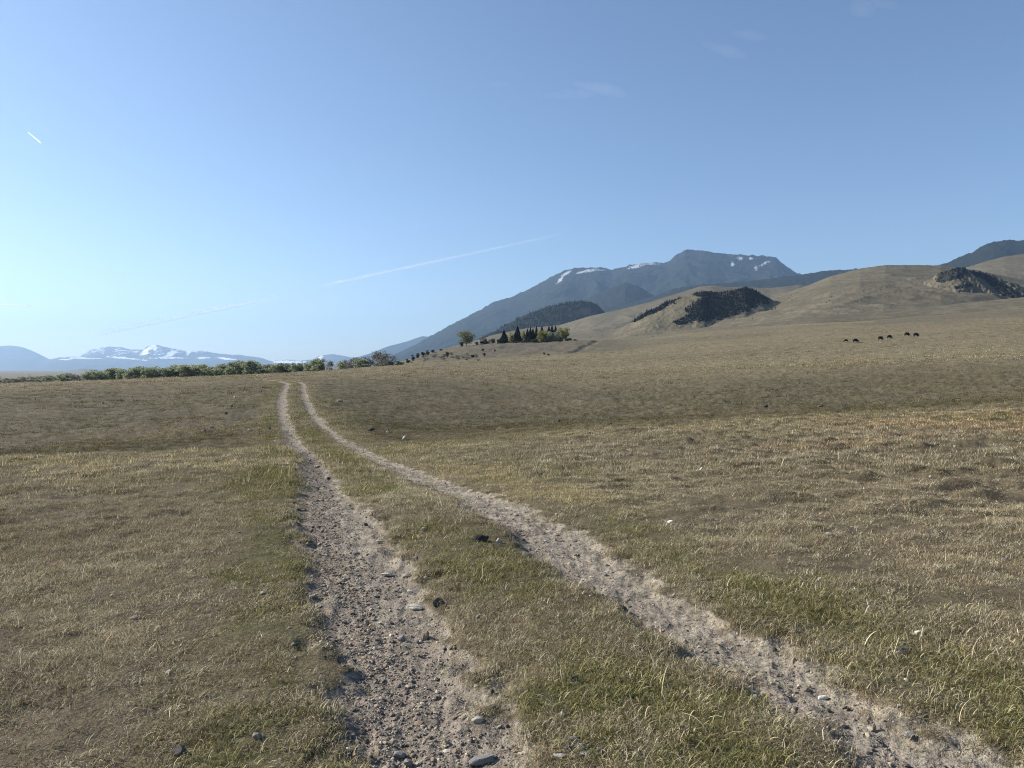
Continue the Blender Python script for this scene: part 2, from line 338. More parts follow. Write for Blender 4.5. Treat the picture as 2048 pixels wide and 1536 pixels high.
# ------------------------------------------------------------------ hills and mountains
def no_mask(px, py, x, y): return np.zeros_like(px)
def ridge(name, line, D, front, back, base, mat, cols, rows, amp=0.0, lam=300.0, crest_amp=0.0, p=1.0, wig=0.0, forest=no_mask, snow=no_mask, rough=0.0):
    lx = np.array([a for a, b in line], float); ly = np.array([b for a, b in line], float)
    px = np.linspace(lx[0], lx[-1], cols); py = np.interp(px, lx, ly)
    k = 1; w = np.ones(2 * k + 1) / (2 * k + 1); py = np.convolve(np.pad(py, k, 'edge'), w, 'valid')
    jag = crest_amp * ((fbm(px * .11, px * 0 + D * .01, 4, 3, .6) - .5) * 2)
    Dc = D * (1 + wig * (fbm(px * .012, px * 0 + D, 3, 6) - .5))
    tf = np.concatenate([np.linspace(-1, 0, int(rows * .72)), np.linspace(0, 1, rows - int(rows * .72) + 1)[1:]])
    d = Dc[None, :] + np.where(tf < 0, front * tf, back * tf)[:, None]
    x = (px[None, :] - 1024) / F * d; zc = EYE + (HOR - py) / F * Dc
    s = (1 - np.abs(tf))[:, None]
    g = ridged((x * .80 + d * .60) / lam + fbm(x / lam, d / lam, 2, 4) * .8, (d * .80 - x * .60) / (lam * 2.2), 5, 19) - .55
    win = np.clip(s * (1 - s) * 4, 0, 1) * np.clip((zc[None, :] - base) / max(1e-3, (zc.max() - base)), .1, 1)
    z = base + (zc[None, :] - base) * s ** p + amp * g * win - (jag / F * Dc)[None, :] * np.clip(s, 0, 1) ** 14
    if rough: z = z + rough * (fbm(x / (lam * .08), d / (lam * .08), 3, 33) - .5) * np.clip(s * 3, 0, 1)
    me = grid_mesh(name, np.stack([x, d, z], -1), mat)
    qx = 1024 + F * x / d; qy = HOR - (z - EYE) / d * F
    fm = np.clip(forest(qx, qy, x, d), 0, 1); fattr(me, 'forest', fm); fattr(me, 'snow', np.clip(snow(qx, qy, x, d), 0, 1))
    o = kind(link(name, me), 'structure'); return o, np.stack([x, d, z], -1), fm, (qx, qy)
def ell(px, py, cx, cy, rx, ry, ang=0.0):
    a = R(ang); u = (px - cx) * math.cos(a) + (py - cy) * math.sin(a); v = -(px - cx) * math.sin(a) + (py - cy) * math.cos(a)
    return np.clip(1.35 - np.sqrt((u / rx) ** 2 + (v / ry) ** 2), 0, 1)
def spots(L): return lambda px, py, x, y: np.max([ell(px, py, *e) for e in L], axis=0)

M_tan = mat_hill('tan_grass_slope', (0.108, 0.096, 0.066), (0.148, 0.131, 0.091), (0.074, 0.067, 0.048))
M_tanfar = mat_hill('far_tan_slope', (0.13, 0.115, 0.08), (0.165, 0.145, 0.10), (0.10, 0.088, 0.064), sc=.7)
M_mount = mat_hill('forested_mountain', (0.026, 0.028, 0.023), (0.045, 0.042, 0.033), (0.018, 0.021, 0.017), (0.011, 0.014, 0.011), sc=.35, bump=7)
M_range = mat_hill('distant_range_rock', (0.07, 0.07, 0.07), (0.12, 0.115, 0.11), (0.05, 0.05, 0.05), (0.03, 0.035, 0.03), sc=.055, bump=60, snow_c=(.82, .84, .88))

# distant snowy ranges
ridge('distant_mountain', [(-900, 700), (-500, 712), (-250, 700), (-120, 708), (-60, 698), (0, 692), (22, 691), (45, 694), (70, 704), (98, 718), (150, 734)],
      23000, 4500, 3600, -70, M_range, 240, 60, 180, 900, .4, forest=no_mask, snow=spots([(-140, 715, 60, 6, 5)]))
ridge('distant_mountain', [(90, 733), (130, 722), (158, 715), (165, 709), (180, 700), (215, 693), (245, 694), (262, 699), (285, 699.5), (296, 692), (312, 689.5), (340, 696), (375, 702), (410, 702), (440, 708), (480, 710), (520, 715), (545, 723), (590, 728), (640, 735)],
      24200, 4500, 3600, -70, M_range, 420, 80, 180, 900, .9, forest=no_mask,
      snow=lambda px, py, x, y: .46 * sst(716, 702, py) * sst(.42, .58, fbm(px * .06, py * .10, 3, 320)) + spots([(299, 697, 20, 4, -32), (290, 706, 13, 4, -20), (340, 709, 14, 4.5, -25), (309, 695, 5, 6, 10), (376, 704, 5, 7, 10), (245, 716, 34, 2.6, 5), (280, 721, 18, 2, 0), (408, 716, 16, 2.6, 0), (335, 716, 36, 2, 0), (450, 717, 20, 2.5, 5)])(px, py, x, y))
ridge('distant_mountain', [(60, 733), (98, 719), (118, 715), (150, 713), (180, 716), (240, 717), (300, 722), (360, 730), (420, 736)],
      20800, 4200, 3000, -70, M_range, 200, 50, 100, 900, .3, snow=spots([(165, 716, 40, 2.0, 0), (130, 719, 14, 1.6, 0)]))
ridge('distant_mountain', [(500, 735), (540, 722), (575, 719), (600, 721), (625, 719), (640, 711), (665, 708), (690, 712), (720, 719), (770, 721), (820, 716), (900, 720), (960, 735)],
      24600, 4500, 3600, -70, M_range, 240, 50, 130, 900, .4, snow=spots([(575, 724, 40, 4, 0), (640, 716, 8, 4, -30)]))
ridge('low_hill', [(-500, 744), (-100, 742), (0, 745), (70, 745), (130, 742), (165, 737), (185, 738), (230, 743), (330, 746), (420, 748)],
      9000, 2500, 2500, -60, M_tanfar, 220, 30, 6, 700, .2)
ridge('low_hill', [(560, 742), (640, 731), (700, 727), (760, 724), (820, 722), (900, 722), (1000, 735)], 7500, 2200, 2000, -60, M_tanfar, 160, 30, 6, 600, .3)
ridge('pale_mountain', [(640, 737), (690, 722), (740, 707), (775, 693), (810, 684), (845, 672), (870, 675), (920, 690), (1000, 720), (1060, 738)],
      19000, 4000, 3600, -70, M_mount, 200, 60, 160, 900, .5, forest=lambda px, py, x, y: px * 0 + .8)
# the plateau mountain with snow near its top
ridge('plateau_mountain', [(660, 740), (740, 724), (790, 709), (830, 690), (880, 662), (920, 640), (960, 620), (985, 604), (1015, 596), (1060, 577), (1100, 555), (1130, 541), (1147, 536), (1170, 536), (1200, 534), (1224, 540), (1254, 532), (1290, 525), (1330, 526), (1340, 521), (1352, 510), (1370, 500), (1385, 500), (1430, 505), (1480, 509), (1535, 512), (1552, 515), (1563, 525), (1575, 534), (1592, 545), (1610, 552), (1680, 575), (1800, 600), (2000, 640), (2200, 700)],
      10500, 4000, 3300, -60, M_mount, 900, 190, 470, 700, 1.0, 1.05, .06, forest=lambda px, py, x, y: .42 + .75 * fbm(x / 460, y / 460, 4, 22), rough=33,
      snow=spots([(1120, 560, 11, 3.2, -42), (1133, 547, 12, 3, -30), (1180, 541, 18, 3.2, -8), (1160, 545, 10, 2.2, -10), (1205, 540, 9, 2, 0), (1272, 533, 17, 3.6, -12), (1300, 528, 22, 1.6, 0), (1480, 517, 7, 3, 20), (1502, 517, 5, 2.5, 0), (1528, 528, 14, 3, -28), (1465, 528, 4, 6, 0), (1512, 536, 4, 5, 0)]))
ridge('forested_cone', [(1080, 640), (1150, 611), (1200, 585), (1228, 573), (1250, 565), (1272, 571), (1300, 586), (1330, 604), (1400, 640)],
      7400, 1600, 1400, 90, M_mount, 240, 70, 60, 300, .9, forest=lambda px, py, x, y: px * 0 + .95, rough=18)
ridge('forested_hill', [(1180, 630), (1260, 606), (1310, 592), (1345, 577), (1400, 569), (1480, 563), (1540, 557), (1580, 552), (1605, 549), (1650, 541), (1700, 539), (1735, 535), (1800, 545), (1900, 580), (2000, 640)],
      6400, 1600, 1400, 60, M_mount, 420, 70, 110, 300, .8, forest=lambda px, py, x, y: sst(1690, 1600, px) * .6 + .15 + .5 * (fbm(x / 120, y / 120, 4, 5)) , rough=14)
ridge('forested_hill', [(1780, 560), (1850, 540), (1890, 526), (1920, 514), (1945, 504), (1965, 492), (1985, 484), (2010, 480), (2048, 481), (2120, 488), (2300, 520), (2700, 560)],
      5600, 1500, 1300, 100, M_mount, 360, 70, 110, 300, 1.0, forest=lambda px, py, x, y: .62 + .5 * fbm(x / 120, y / 120, 4, 25), rough=16)
ridge('tan_hill', [(1780, 600), (1870, 560), (1930, 536), (1970, 523), (2010, 513), (2048, 508), (2120, 500), (2300, 510), (2700, 540)],
      2700, 900, 800, 60, M_tan, 300, 70, 30, 260, .3)
ridge('tan_hill', [(880, 700), (940, 684), (990, 669), (1050, 657), (1120, 650), (1180, 632), (1240, 619), (1300, 604), (1345, 590), (1400, 573), (1425, 571), (1450, 574), (1540, 576), (1600, 570), (1700, 580), (1900, 620)],
      2900, 1100, 650, 20, M_tan, 420, 110, 60, 230, .3, 1.1)
RG_FOREST = ridge('forested_hill', [(920, 698), (980, 668), (1040, 634), (1075, 622), (1100, 612), (1130, 606), (1160, 602), (1180, 604), (1196, 611), (1215, 630), (1240, 650)],
      3700, 700, 600, 60, M_mount, 260, 80, 20, 200, .6, forest=lambda px, py, x, y: .35 + 1.1 * fbm(x / 70, y / 70, 4, 35) , rough=5)
# nearer tan slopes
RG_BIG = ridge('tan_hill', [(960, 712), (1040, 690), (1140, 676), (1220, 661), (1270, 647), (1340, 637), (1400, 626), (1450, 613), (1500, 603), (1560, 590), (1610, 573), (1660, 553), (1720, 537), (1770, 530), (1830, 530), (1880, 531), (1950, 540), (2048, 560), (2200, 585), (2500, 610)],
      1800, 1000, 600, 14, M_tan, 900, 190, 46, 230, .5, 1.15, .0,
      forest=spots([(1975, 565, 45, 6, 32), (1990, 585, 40, 7, 30)]))
RG_BUTTE = ridge('rocky_butte', [(1225, 668), (1265, 643), (1300, 621), (1345, 600), (1380, 588), (1405, 583), (1440, 585), (1466, 581), (1490, 574), (1507, 579), (1524, 589), (1545, 600), (1600, 612), (1660, 630)],
      1560, 260, 260, 40, M_tan, 420, 110, 9, 80, 1.2, 1.0, .04,
      forest=lambda px, py, x, y: spots([(1310, 617, 64, 9, -27), (1455, 608, 90, 28, -14), (1490, 590, 52, 20, 10), (1420, 585, 40, 8, -5), (1385, 634, 50, 9, -24)])(px, py, x, y) * (.25 + 1.5 * fbm(x / 22, y / 40, 4, 310)), rough=3.5)
RG_CROP = ridge('rocky_outcrop', [(1800, 588), (1860, 560), (1880, 546), (1900, 536), (1922, 534), (1945, 541), (1970, 545), (2010, 560), (2048, 575), (2120, 600), (2200, 622)],
      1450, 230, 220, 60, M_tan, 320, 90, 18, 70, 1.6, 1.0, .05,
      forest=lambda px, py, x, y: spots([(1908, 548, 42, 14, -16), (1965, 552, 40, 7, 22), (2012, 582, 60, 12, 32), (1932, 572, 24, 4, -10)])(px, py, x, y) * (.25 + 1.5 * fbm(x / 20, y / 36, 4, 311)), rough=8)
ridge('tan_hill', [(1200, 690), (1350, 668), (1500, 650), (1640, 634), (1760, 622), (1850, 614), (1950, 604), (2048, 594), (2300, 580), (2900, 560)],
      1000, 330, 300, 26, M_tan, 420, 80, 16, 120, .5, 1.05)

# ------------------------------------------------------------------ scattering by geometry nodes (stuff only)
def scatter(name, pts, rot, scl, tint, idx, protos):
    me = bpy.data.meshes.new(name); me.vertices.add(len(pts)); me.vertices.foreach_set('co', np.asarray(pts, np.float32).reshape(-1)); me.update()
    a = me.attributes.new('rot', 'FLOAT_VECTOR', 'POINT'); a.data.foreach_set('vector', np.asarray(rot, np.float32).reshape(-1))
    a = me.attributes.new('scl', 'FLOAT_VECTOR', 'POINT'); a.data.foreach_set('vector', np.asarray(scl, np.float32).reshape(-1))
    a = me.attributes.new('tint', 'FLOAT_COLOR', 'POINT'); a.data.foreach_set('color', np.concatenate([tint, np.ones((len(pts), 1))], 1).astype(np.float32).reshape(-1))
    a = me.attributes.new('pick', 'INT', 'POINT'); a.data.foreach_set('value', np.asarray(idx, np.int32))
    cl = bpy.data.collections.new(name + '_kinds')
    for i, p in enumerate(protos): cl.objects.link(bpy.data.objects.new('%s_kind_%02d' % (name, i), p))
    g = bpy.data.node_groups.new(name + '_spread', 'GeometryNodeTree')
    g.interface.new_socket('Geometry', in_out='INPUT', socket_type='NodeSocketGeometry'); g.interface.new_socket('Geometry', in_out='OUTPUT', socket_type='NodeSocketGeometry')
    N = g.nodes.new; gi, go = N('NodeGroupInput'), N('NodeGroupOutput'); ip = N('GeometryNodeInstanceOnPoints'); ci = N('GeometryNodeCollectionInfo')
    ci.inputs['Collection'].default_value = cl; ci.inputs['Separate Children'].default_value = True; ci.inputs['Reset Children'].default_value = True
    ip.inputs['Pick Instance'].default_value = True
    def na(n, t):
        q = N('GeometryNodeInputNamedAttribute'); q.data_type = t; q.inputs['Name'].default_value = n; return q.outputs['Attribute']
    L = g.links.new; L(gi.outputs[0], ip.inputs['Points']); L(ci.outputs[0], ip.inputs['Instance'])
    L(na('pick', 'INT'), ip.inputs['Instance Index']); L(na('rot', 'FLOAT_VECTOR'), ip.inputs['Rotation']); L(na('scl', 'FLOAT_VECTOR'), ip.inputs['Scale'])
    L(ip.outputs[0], go.inputs[0])
    o = link(name, me); m = o.modifiers.new('spread', 'NODES'); m.node_group = g
    return kind(o, 'stuff')

def tuft(name, n, rad, lo, hi, wid, seg=3, lean=(.25, 1.25), seed=0):
    rg = random.Random(seed); V, Fc, S = [], [], []
    for _ in range(n):
        a = rg.uniform(0, 6.283); r = rad * math.sqrt(rg.random()); bx, by = r * math.cos(a), r * math.sin(a)
        az = rg.uniform(0, 6.283); ln = rg.uniform(lo, hi) * (1.6 if rg.random() < .06 else 1); w = wid * rg.uniform(.6, 1.2)
        th = rg.uniform(.05, .5); bend = rg.uniform(*lean) / seg; sh = rg.random() ** 1.4; tw = rg.uniform(-.5, .5)
        x, y, z = bx, by, -.012; b0 = len(V)
        for k in range(seg + 1):
            f = k / seg; ww = w * (1 - f) ** .6 * .5
            px, py = -math.sin(az) * ww, math.cos(az) * ww
            if k < seg: V += [(x - px, y - py, z), (x + px, y + py, z)]; S += [sh, sh]
            else: V += [(x, y, z)]; S += [sh]
            st = ln / seg; x += math.cos(az) * math.sin(th) * st; y += math.sin(az) * math.sin(th) * st; z += math.cos(th) * st
            th += bend; az += tw / seg
        for k in range(seg - 1): q = b0 + 2 * k; Fc.append((q, q + 1, q + 3, q + 2))
        q = b0 + 2 * (seg - 1); Fc.append((q, q + 1, q + 2))
    me = mesh_from(name, V, Fc, M_grass); fattr(me, 'shade', S); return me

DRY = np.array([(0.306, 0.269, 0.185), (0.372, 0.339, 0.243), (0.274, 0.224, 0.152), (0.442, 0.411, 0.312), (0.252, 0.234, 0.160)])
GRN = np.array([(0.180, 0.180, 0.080), (0.225, 0.215, 0.104), (0.138, 0.150, 0.064), (0.255, 0.235, 0.126)])
def grass_points(n, r0, r1, power):
    lim = R(58 if r1 < 20 else 50 if r1 < 60 else 43); m = int(n * lim / R(41))
    u = RNG.random(m); r = (r0 ** (2 - power) + u * (r1 ** (2 - power) - r0 ** (2 - power))) ** (1 / (2 - power)) if power != 2 else r0 * (r1 / r0) ** u
    th = RNG.uniform(-lim, lim, m); return r * np.sin(th), r * np.cos(th)
def grass_field(name, n, r0, r1, power, protos, s0, s1, thin=.0):
    x, y = grass_points(n, r0, r1, power); l, a, b = road_masks(x, y)
    dirt = np.clip(a + b, 0, 1); patch = fbm(x * .9, y * .9, 3, 120)
    keep = (RNG.random(len(x)) > dirt * 1.0 - .05) & (RNG.random(len(x)) < .20 + .22 * sst(8, 20, y) + 1.3 * sst(.30, .60, patch))
    keep &= RNG.random(len(x)) > .7 * flank_mask(x, y)
    keep &= RNG.random(len(x)) < .40 + .8 * sst(.36, .60, fbm(x * 3.2, y * 3.2, 2, 125)) + .6 * sst(14, 30, y)
    x, y, dirt = x[keep], y[keep], dirt[keep]; g = greenness(x, y); n = len(x)
    z = height(x, y)
    gp = np.clip(g * .82 + RNG.normal(0, .10, n), 0, 1); isg = RNG.random(n) < gp
    c = DRY[RNG.integers(0, 5, n)] * (0.79 + .64 * fbm(x * .6, y * .6, 3, 140))[:, None]
    red = sst(.52, .72, fbm(x * .16, y * .16, 3, 150))[:, None]; c = c * (1 + red * np.array([.08, -.04, -.10]))
    hollow_shade = hollow(x, y)[:, None]; c = c * (1 - hollow_shade * np.array([.60, .59, .66])); yl = yellowy(x, y)[:, None]; c = c * (1 + yl * np.array([.10, .08, -.08])); sg = flank_mask(x, y)[:, None]; c = c * (1 - sg * np.array([.56, .55, .46]))
    isg = isg & (thin < .5); c = c * (1 - .16 * sst(90, 200, y))[:, None]; c = c * (1 + .55 * thin); c = np.where(isg[:, None], GRN[RNG.integers(0, 4, n)] * RNG.uniform(.8, 1.25, n)[:, None], c) * RNG.uniform(.78, 1.2, n)[:, None]
    lush = np.clip(sum(v * np.exp(-((x - cx) ** 2 + (y - cy) ** 2) / rad ** 2) for cx, cy, rad, v in LUSH), 0, 1)
    sc = RNG.uniform(s0, s1, n) * (0.75 + .5 * fbm(x * .5, y * .5, 3, 160)) * (1 + .25 * g + .22 * lush) * (1 - .15 * hollow(x, y)) * .92 * (1 - .45 * dirt)
    tall = (RNG.random(n) < .012); sc = np.where(tall, sc * 1.5, sc)
    rot = np.stack([RNG.normal(0, .12, n), RNG.normal(0, .12, n), RNG.uniform(0, 6.283, n)], 1)
    scl = np.stack([sc, sc, sc * RNG.uniform(.7, 1.25, n)], 1)
    return scatter(name, np.stack([x, y, z], 1), rot, scl, c, RNG.integers(0, len(protos), n), protos)
near_t = [tuft('tuft_near', 36, .070, .018, .056, .0034, 4, (.9, 3.0), s) for s in range(7)]
mid_t = [tuft('tuft_mid', 30, .12, .026, .072, .0065, 3, (.6, 2.2), 20 + s) for s in range(6)]
far_t = [tuft('tuft_far', 24, .30, .030, .085, .018, 2, (.4, 1.6), 40 + s) for s in range(5)]
vfar_t = [tuft('tuft_vfar', 26, .9, .05, .14, .060, 2, (.4, 1.4), 60 + s) for s in range(5)]
stem_t = [tuft('dry_stem', 3, .03, .07, .17, .0034, 7, (.6, 3.4), 80 + s) for s in range(8)]
grass_field('short_grass', 98000, 1.6, 13, 1.0, near_t, .75, 1.25)
grass_field('short_grass', 105000, 11, 40, 1.0, mid_t, .8, 1.3)
grass_field('short_grass', 105000, 33, 150, 1.1, far_t, .8, 1.4)
grass_field('short_grass', 50000, 130, 620, 1.2, vfar_t, .7, 1.5)
def bunches(n):
    x, y = grass_points(n, 30, 480, 1.25); k = road_masks(x, y); keep = (k[1] + k[2] < .1) & (fbm(x * .03, y * .03, 3, 260) > .45); x, y = x[keep], y[keep]; n = len(x); z = height(x, y)
    c = np.array([(.085, .078, .048), (.12, .105, .065), (.07, .07, .042)])[RNG.integers(0, 3, n)]; s = RNG.uniform(1.3, 3.2, n) * (1 + y / 400)
    return scatter('bunch_grass', np.stack([x, y, z - .02], 1), np.stack([s * 0, s * 0, RNG.uniform(0, 6.3, n)], 1), np.stack([s * .8, s * .6, s * 1.2], 1), c, RNG.integers(0, 5, n), far_t)
bunches(9000)
grass_field('dry_stems', 2600, 1.8, 26, 1.0, stem_t, .7, 1.3, 1.0)

def stone_mesh(name, seed, sub=2, flat=.6, jag=.25, mat=None):
    bm = bmesh.new(); bmesh.ops.create_icosphere(bm, subdivisions=sub, radius=1); rg = random.Random(seed)
    cuts = [(Vector((rg.gauss(0, 1), rg.gauss(0, 1), rg.gauss(0, .7))).normalized(), rg.uniform(.55, .9)) for _ in range(7)]
    sx, sy = rg.uniform(.85, 1.2), rg.uniform(.6, .95)
    for v in bm.verts:
        p = v.co.copy()
        for n, d in cuts:
            e = p.dot(n) - d
            if e > 0: p -= n * e * .85
        p *= 1 + jag * (float(vnoise(np.array([p.x * 2 + seed]), np.array([p.y * 2 + p.z * 1.7]), seed)[0]) - .5)
        v.co = (p.x * sx, p.y * sy, p.z * flat)
    me = bpy.data.meshes.new(name); bm.to_mesh(me); bm.free()
    if mat: me.materials.append(mat)
    return me
pebs = [stone_mesh('pebble', s, 1, random.uniform(.4, .75), .3, M_pebble) for s in range(8)]
def gravel(name, n, r0, r1):
    yy = r0 * (r1 / r0) ** RNG.random(n * 3); side = RNG.choice([-1, 1], n * 3, p=[.62, .38]); off = RNG.normal(0, .27, n * 3)
    x = np.interp(yy, _yy, _xx) + (side * .875 + off) * 1.05
    l, a, b = road_masks(x, yy); w = np.clip(a + b, 0, 1) * np.where(side < 0, .22 + .9 * sst(-.68, -1.0, l) + .3 * sst(5.5, 3.5, yy), .25 + .7 * sst(.95, .6, l)) * (.3 + 1.3 * fbm(x * 1.1, yy * 1.1, 3, 180)) + .03
    k = RNG.random(len(x)) < w; x, yy = x[k][:n], yy[k][:n]; m = len(x)
    s = np.clip(RNG.lognormal(-5.45, .55, m), .002, .021) * (1 + .045 * yy.clip(0, 40))
    z = height(x, yy) + s * .12
    base = np.array([(.30, .25, .185), (.20, .175, .14), (.40, .345, .26), (.115, .10, .088), (.25, .20, .145), (.22, .195, .15)])[RNG.integers(0, 6, m)]
    rot = np.stack([RNG.normal(0, .3, m), RNG.normal(0, .3, m), RNG.uniform(0, 6.3, m)], 1)
    return scatter(name, np.stack([x, yy, z], 1), rot, np.stack([s, s, s], 1), base * RNG.uniform(.75, 1.2, m)[:, None], RNG.integers(0, 8, m), pebs)
gravel('gravel', 40000, 1.8, 34)
def field_stones(n):
    x, y = grass_points(n, 2.2, 45, 1.0); n = len(x); s = np.clip(RNG.lognormal(-4.6, .5, n), .004, .035) * (1 + .02 * y); z = height(x, y) + s * .25
    base = np.array([(.34, .31, .25), (.22, .20, .17), (.45, .42, .36), (.13, .12, .11)])[RNG.integers(0, 4, n)]
    rot = np.stack([RNG.normal(0, .3, n), RNG.normal(0, .3, n), RNG.uniform(0, 6.3, n)], 1)
    return scatter('field_pebbles', np.stack([x, y, z], 1), rot, np.stack([s, s, s], 1), base, RNG.integers(0, 8, n), pebs)
field_stones(1300)

# ------------------------------------------------------------------ trees
def tube(V, Fc, pts, rads, n=6):
    b = len(V); up = Vector((0, 0, 1))
    for i, (p, r) in enumerate(zip(pts, rads)):
        d = (pts[min(i + 1, len(pts) - 1)] - pts[max(i - 1, 0)]).normalized()
        s = d.cross(Vector((1, 0.2, 0.1))).normalized(); q = d.cross(s)
        for k in range(n): V.append(tuple(p + (s * math.cos(6.283 * k / n) + q * math.sin(6.283 * k / n)) * r))
    for i in range(len(pts) - 1):
        for k in range(n): Fc.append((b + i * n + k, b + i * n + (k + 1) % n, b + (i + 1) * n + (k + 1) % n, b + (i + 1) * n + k))
def leafy(V, Fc, S, c, size, rg, sh):
    a = Vector((rg.gauss(0, 1), rg.gauss(0, 1), rg.gauss(0, 1))).normalized(); b = a.orthogonal().normalized(); q = a.cross(b); t = rg.uniform(0, 6.283)
    u = (b * math.cos(t) + q * math.sin(t)) * size; v = (q * math.cos(t) - b * math.sin(t)) * size * rg.uniform(.45, .9); i = len(V)
    V += [tuple(c - u), tuple(c + v * .8), tuple(c + u), tuple(c - v)]; Fc.append((i, i + 1, i + 2, i + 3)); S += [sh] * 4
def broad_parts(seed, h, w, trunk_h, n_leaf, leaf, leafmat, barkmat, lumps=9, trunk_r=.03, ls=(.22, .40)):
    rg = random.Random(seed); V, Fc = [], []
    stems = 1 if trunk_h > .1 else rg.randint(3, 5); tips = []
    for s in range(stems):
        a = rg.uniform(0, 6.283); sw = 0 if stems == 1 else w * .12
        p0 = Vector((math.cos(a) * sw, math.sin(a) * sw, -.3)); p1 = p0 + Vector((rg.uniform(-.04, .04) * h, rg.uniform(-.04, .04) * h, max(trunk_h, .12) * h + .3))
        tube(V, Fc, [p0, (p0 + p1) / 2, p1], [trunk_r * h, trunk_r * h * .8, trunk_r * h * .65]); nb = 6 if stems == 1 else 3
        for k in range(nb):
            b = 6.283 * k / nb + rg.uniform(-.5, .5); el = rg.uniform(.45, 1.2); L = h * (1 - trunk_h) * rg.uniform(.55, .85)
            e = p1 + Vector((math.cos(b) * math.cos(el) * w * .5, math.sin(b) * math.cos(el) * w * .5, math.sin(el) * L))
            m = (p1 + e) / 2 + Vector((0, 0, -.05 * h)); tube(V, Fc, [p1, m, e], [trunk_r * h * .5, trunk_r * h * .28, trunk_r * h * .06], 5); tips.append(e)
            for j in range(3):
                t = rg.uniform(.4, .9); q = p1.lerp(e, t); e2 = q + Vector((rg.gauss(0, .15) * w, rg.gauss(0, .15) * w, rg.uniform(.05, .22) * h)); tube(V, Fc, [q, e2], [trunk_r * h * .16, trunk_r * h * .04], 4)
    trunk = mesh_from('trunk', V, Fc, barkmat)
    V, Fc, S = [], [], []; cz = h * (trunk_h + (1 - trunk_h) * .5); hz = h * (1 - trunk_h) * .5
    cen = []
    for k in range(lumps):
        a = rg.uniform(0, 6.283); r = math.sqrt(rg.random()) * .72; zz = rg.uniform(-.75, .72); rr = r * math.sqrt(max(.1, 1 - zz * zz * .8))
        cen.append((Vector((math.cos(a) * rr * w * .5, math.sin(a) * rr * w * .5, cz + zz * hz)), rg.uniform(*ls)))
    for _ in range(n_leaf):
        c, s = cen[rg.randrange(lumps)]; d = Vector((rg.gauss(0, 1), rg.gauss(0, 1), rg.gauss(0, 1))).normalized(); q = rg.random() ** .45
        p = c + Vector((d.x * w * s, d.y * w * s, d.z * hz * 1.35 * s)) * q
        if p.z < .08 * h: p.z = rg.uniform(.05, .2) * h
        if p.z > h: p.z = h - rg.random() * .06 * h
        leafy(V, Fc, S, p, leaf * rg.uniform(.6, 1.3), rg, rg.random())
    crown = mesh_from('crown', V, Fc, leafmat, False); fattr(crown, 'shade', S); return trunk, crown
def spruce_parts(seed, h, w, n=900, mat=None, layers=15, leaf=.34):
    rg = random.Random(seed); V, Fc = [], []; tube(V, Fc, [Vector((0, 0, -.3)), Vector((0, 0, h * .5)), Vector((0, 0, h * .97))], [h * .022, h * .014, h * .003]); trunk = mesh_from('trunk', V, Fc, M_darkbark)
    V, Fc, S = [], [], []
    for k in range(n):
        f = rg.random() ** 1.35; lay = (f * layers) % 1.0; rad = w * .5 * (1 - f) ** .95 * (.86 + .34 * (1 - lay)) * rg.uniform(.35, 1.05) ** .5; a = rg.uniform(0, 6.283)
        rad *= .85 + .25 * math.sin(a * 3 + seed + f * 9); z = h * (.05 + .95 * f) - rad * .25
        p = Vector((math.cos(a) * rad, math.sin(a) * rad, max(.1, z))); leafy(V, Fc, S, p, leaf * (1.05 - .6 * f) * rg.uniform(.7, 1.3), rg, rg.random())
    crown = mesh_from('crown', V, Fc, mat or M_spruce, False); fattr(crown, 'shade', S); return trunk, crown
def put_tree(name, parts, loc, rz, sc, label, cat, group=None):
    e = link(name, None, None, loc, (0, 0, rz), sc); tag(e, label, cat, group)
    link('trunk', parts[0], e); link('crown', parts[1], e); return e

WIL = [broad_parts(100 + i, 8, 7.5, .06, 1500, .32, M_willow, M_bark, 34, trunk_r=.016, ls=(.10, .24)) for i in range(5)]
BARE = [broad_parts(120 + i, 8, 7.5, .04, 1000, .26, M_twigs, M_bark, 26, trunk_r=.016, ls=(.10, .24)) for i in range(3)]
SPR = [spruce_parts(140 + i, 12, 5.4, 1500, None, 13, .55) for i in range(4)]
BUD = [broad_parts(160 + i, 9, 6.2, .10, 1000, .42, M_budding, M_bark, 10, trunk_r=.02) for i in range(3)]
COT = broad_parts(183, 12, 13.5, .15, 2000, .46, M_cotton, M_bark, 20, trunk_r=.034)
JUN = [broad_parts(190 + i, 3, 3.2, .02, 420, .28, M_juniper, M_darkbark, 7, trunk_r=.03) for i in range(3)]
SAGE = [broad_parts(200 + i, 1.4, 2.2, .02, 200, .13, M_sage, M_darkbark, 7, trunk_r=.03) for i in range(2)]

# the long row of willows beyond the left field (top row of the photo as a function of column)
rg = random.Random(5)
TOPX = [-160, 0, 40, 110, 180, 240, 300, 400, 452, 470, 500, 520, 570, 610, 640]; TOPY = [757, 754, 752, 747, 740, 735, 733, 729, 728, 721, 721, 727, 724, 724, 721]
px = -150.0
while px < 640:
    d = rg.uniform(395, 450); x, y, z = at(px, d); top = np.interp(px, TOPX, TOPY) + rg.uniform(-3, 5); hh = max(3.5, EYE + (HOR - top) / F * d - z)
    sparse = px < 175; green = rg.random() < (.55 if sparse else .93); k = WIL[rg.randrange(5)] if green else BARE[rg.randrange(3)]
    s = hh / 8.0; where = 'in the thin far left end' if sparse else 'in the dense part'
    put_tree('willow_tree', k, (x, y, z - .1), rg.uniform(0, 6.28), (s * rg.uniform(.9, 1.4), s * rg.uniform(.9, 1.4), s),
             ('green leafing willow ' if green else 'grey twiggy willow still bare ') + where + ' of the long tree row', 'tree', 'willows in the row beyond the left field')
    px += rg.uniform(6, 12) if sparse else rg.uniform(3.2, 6.0)
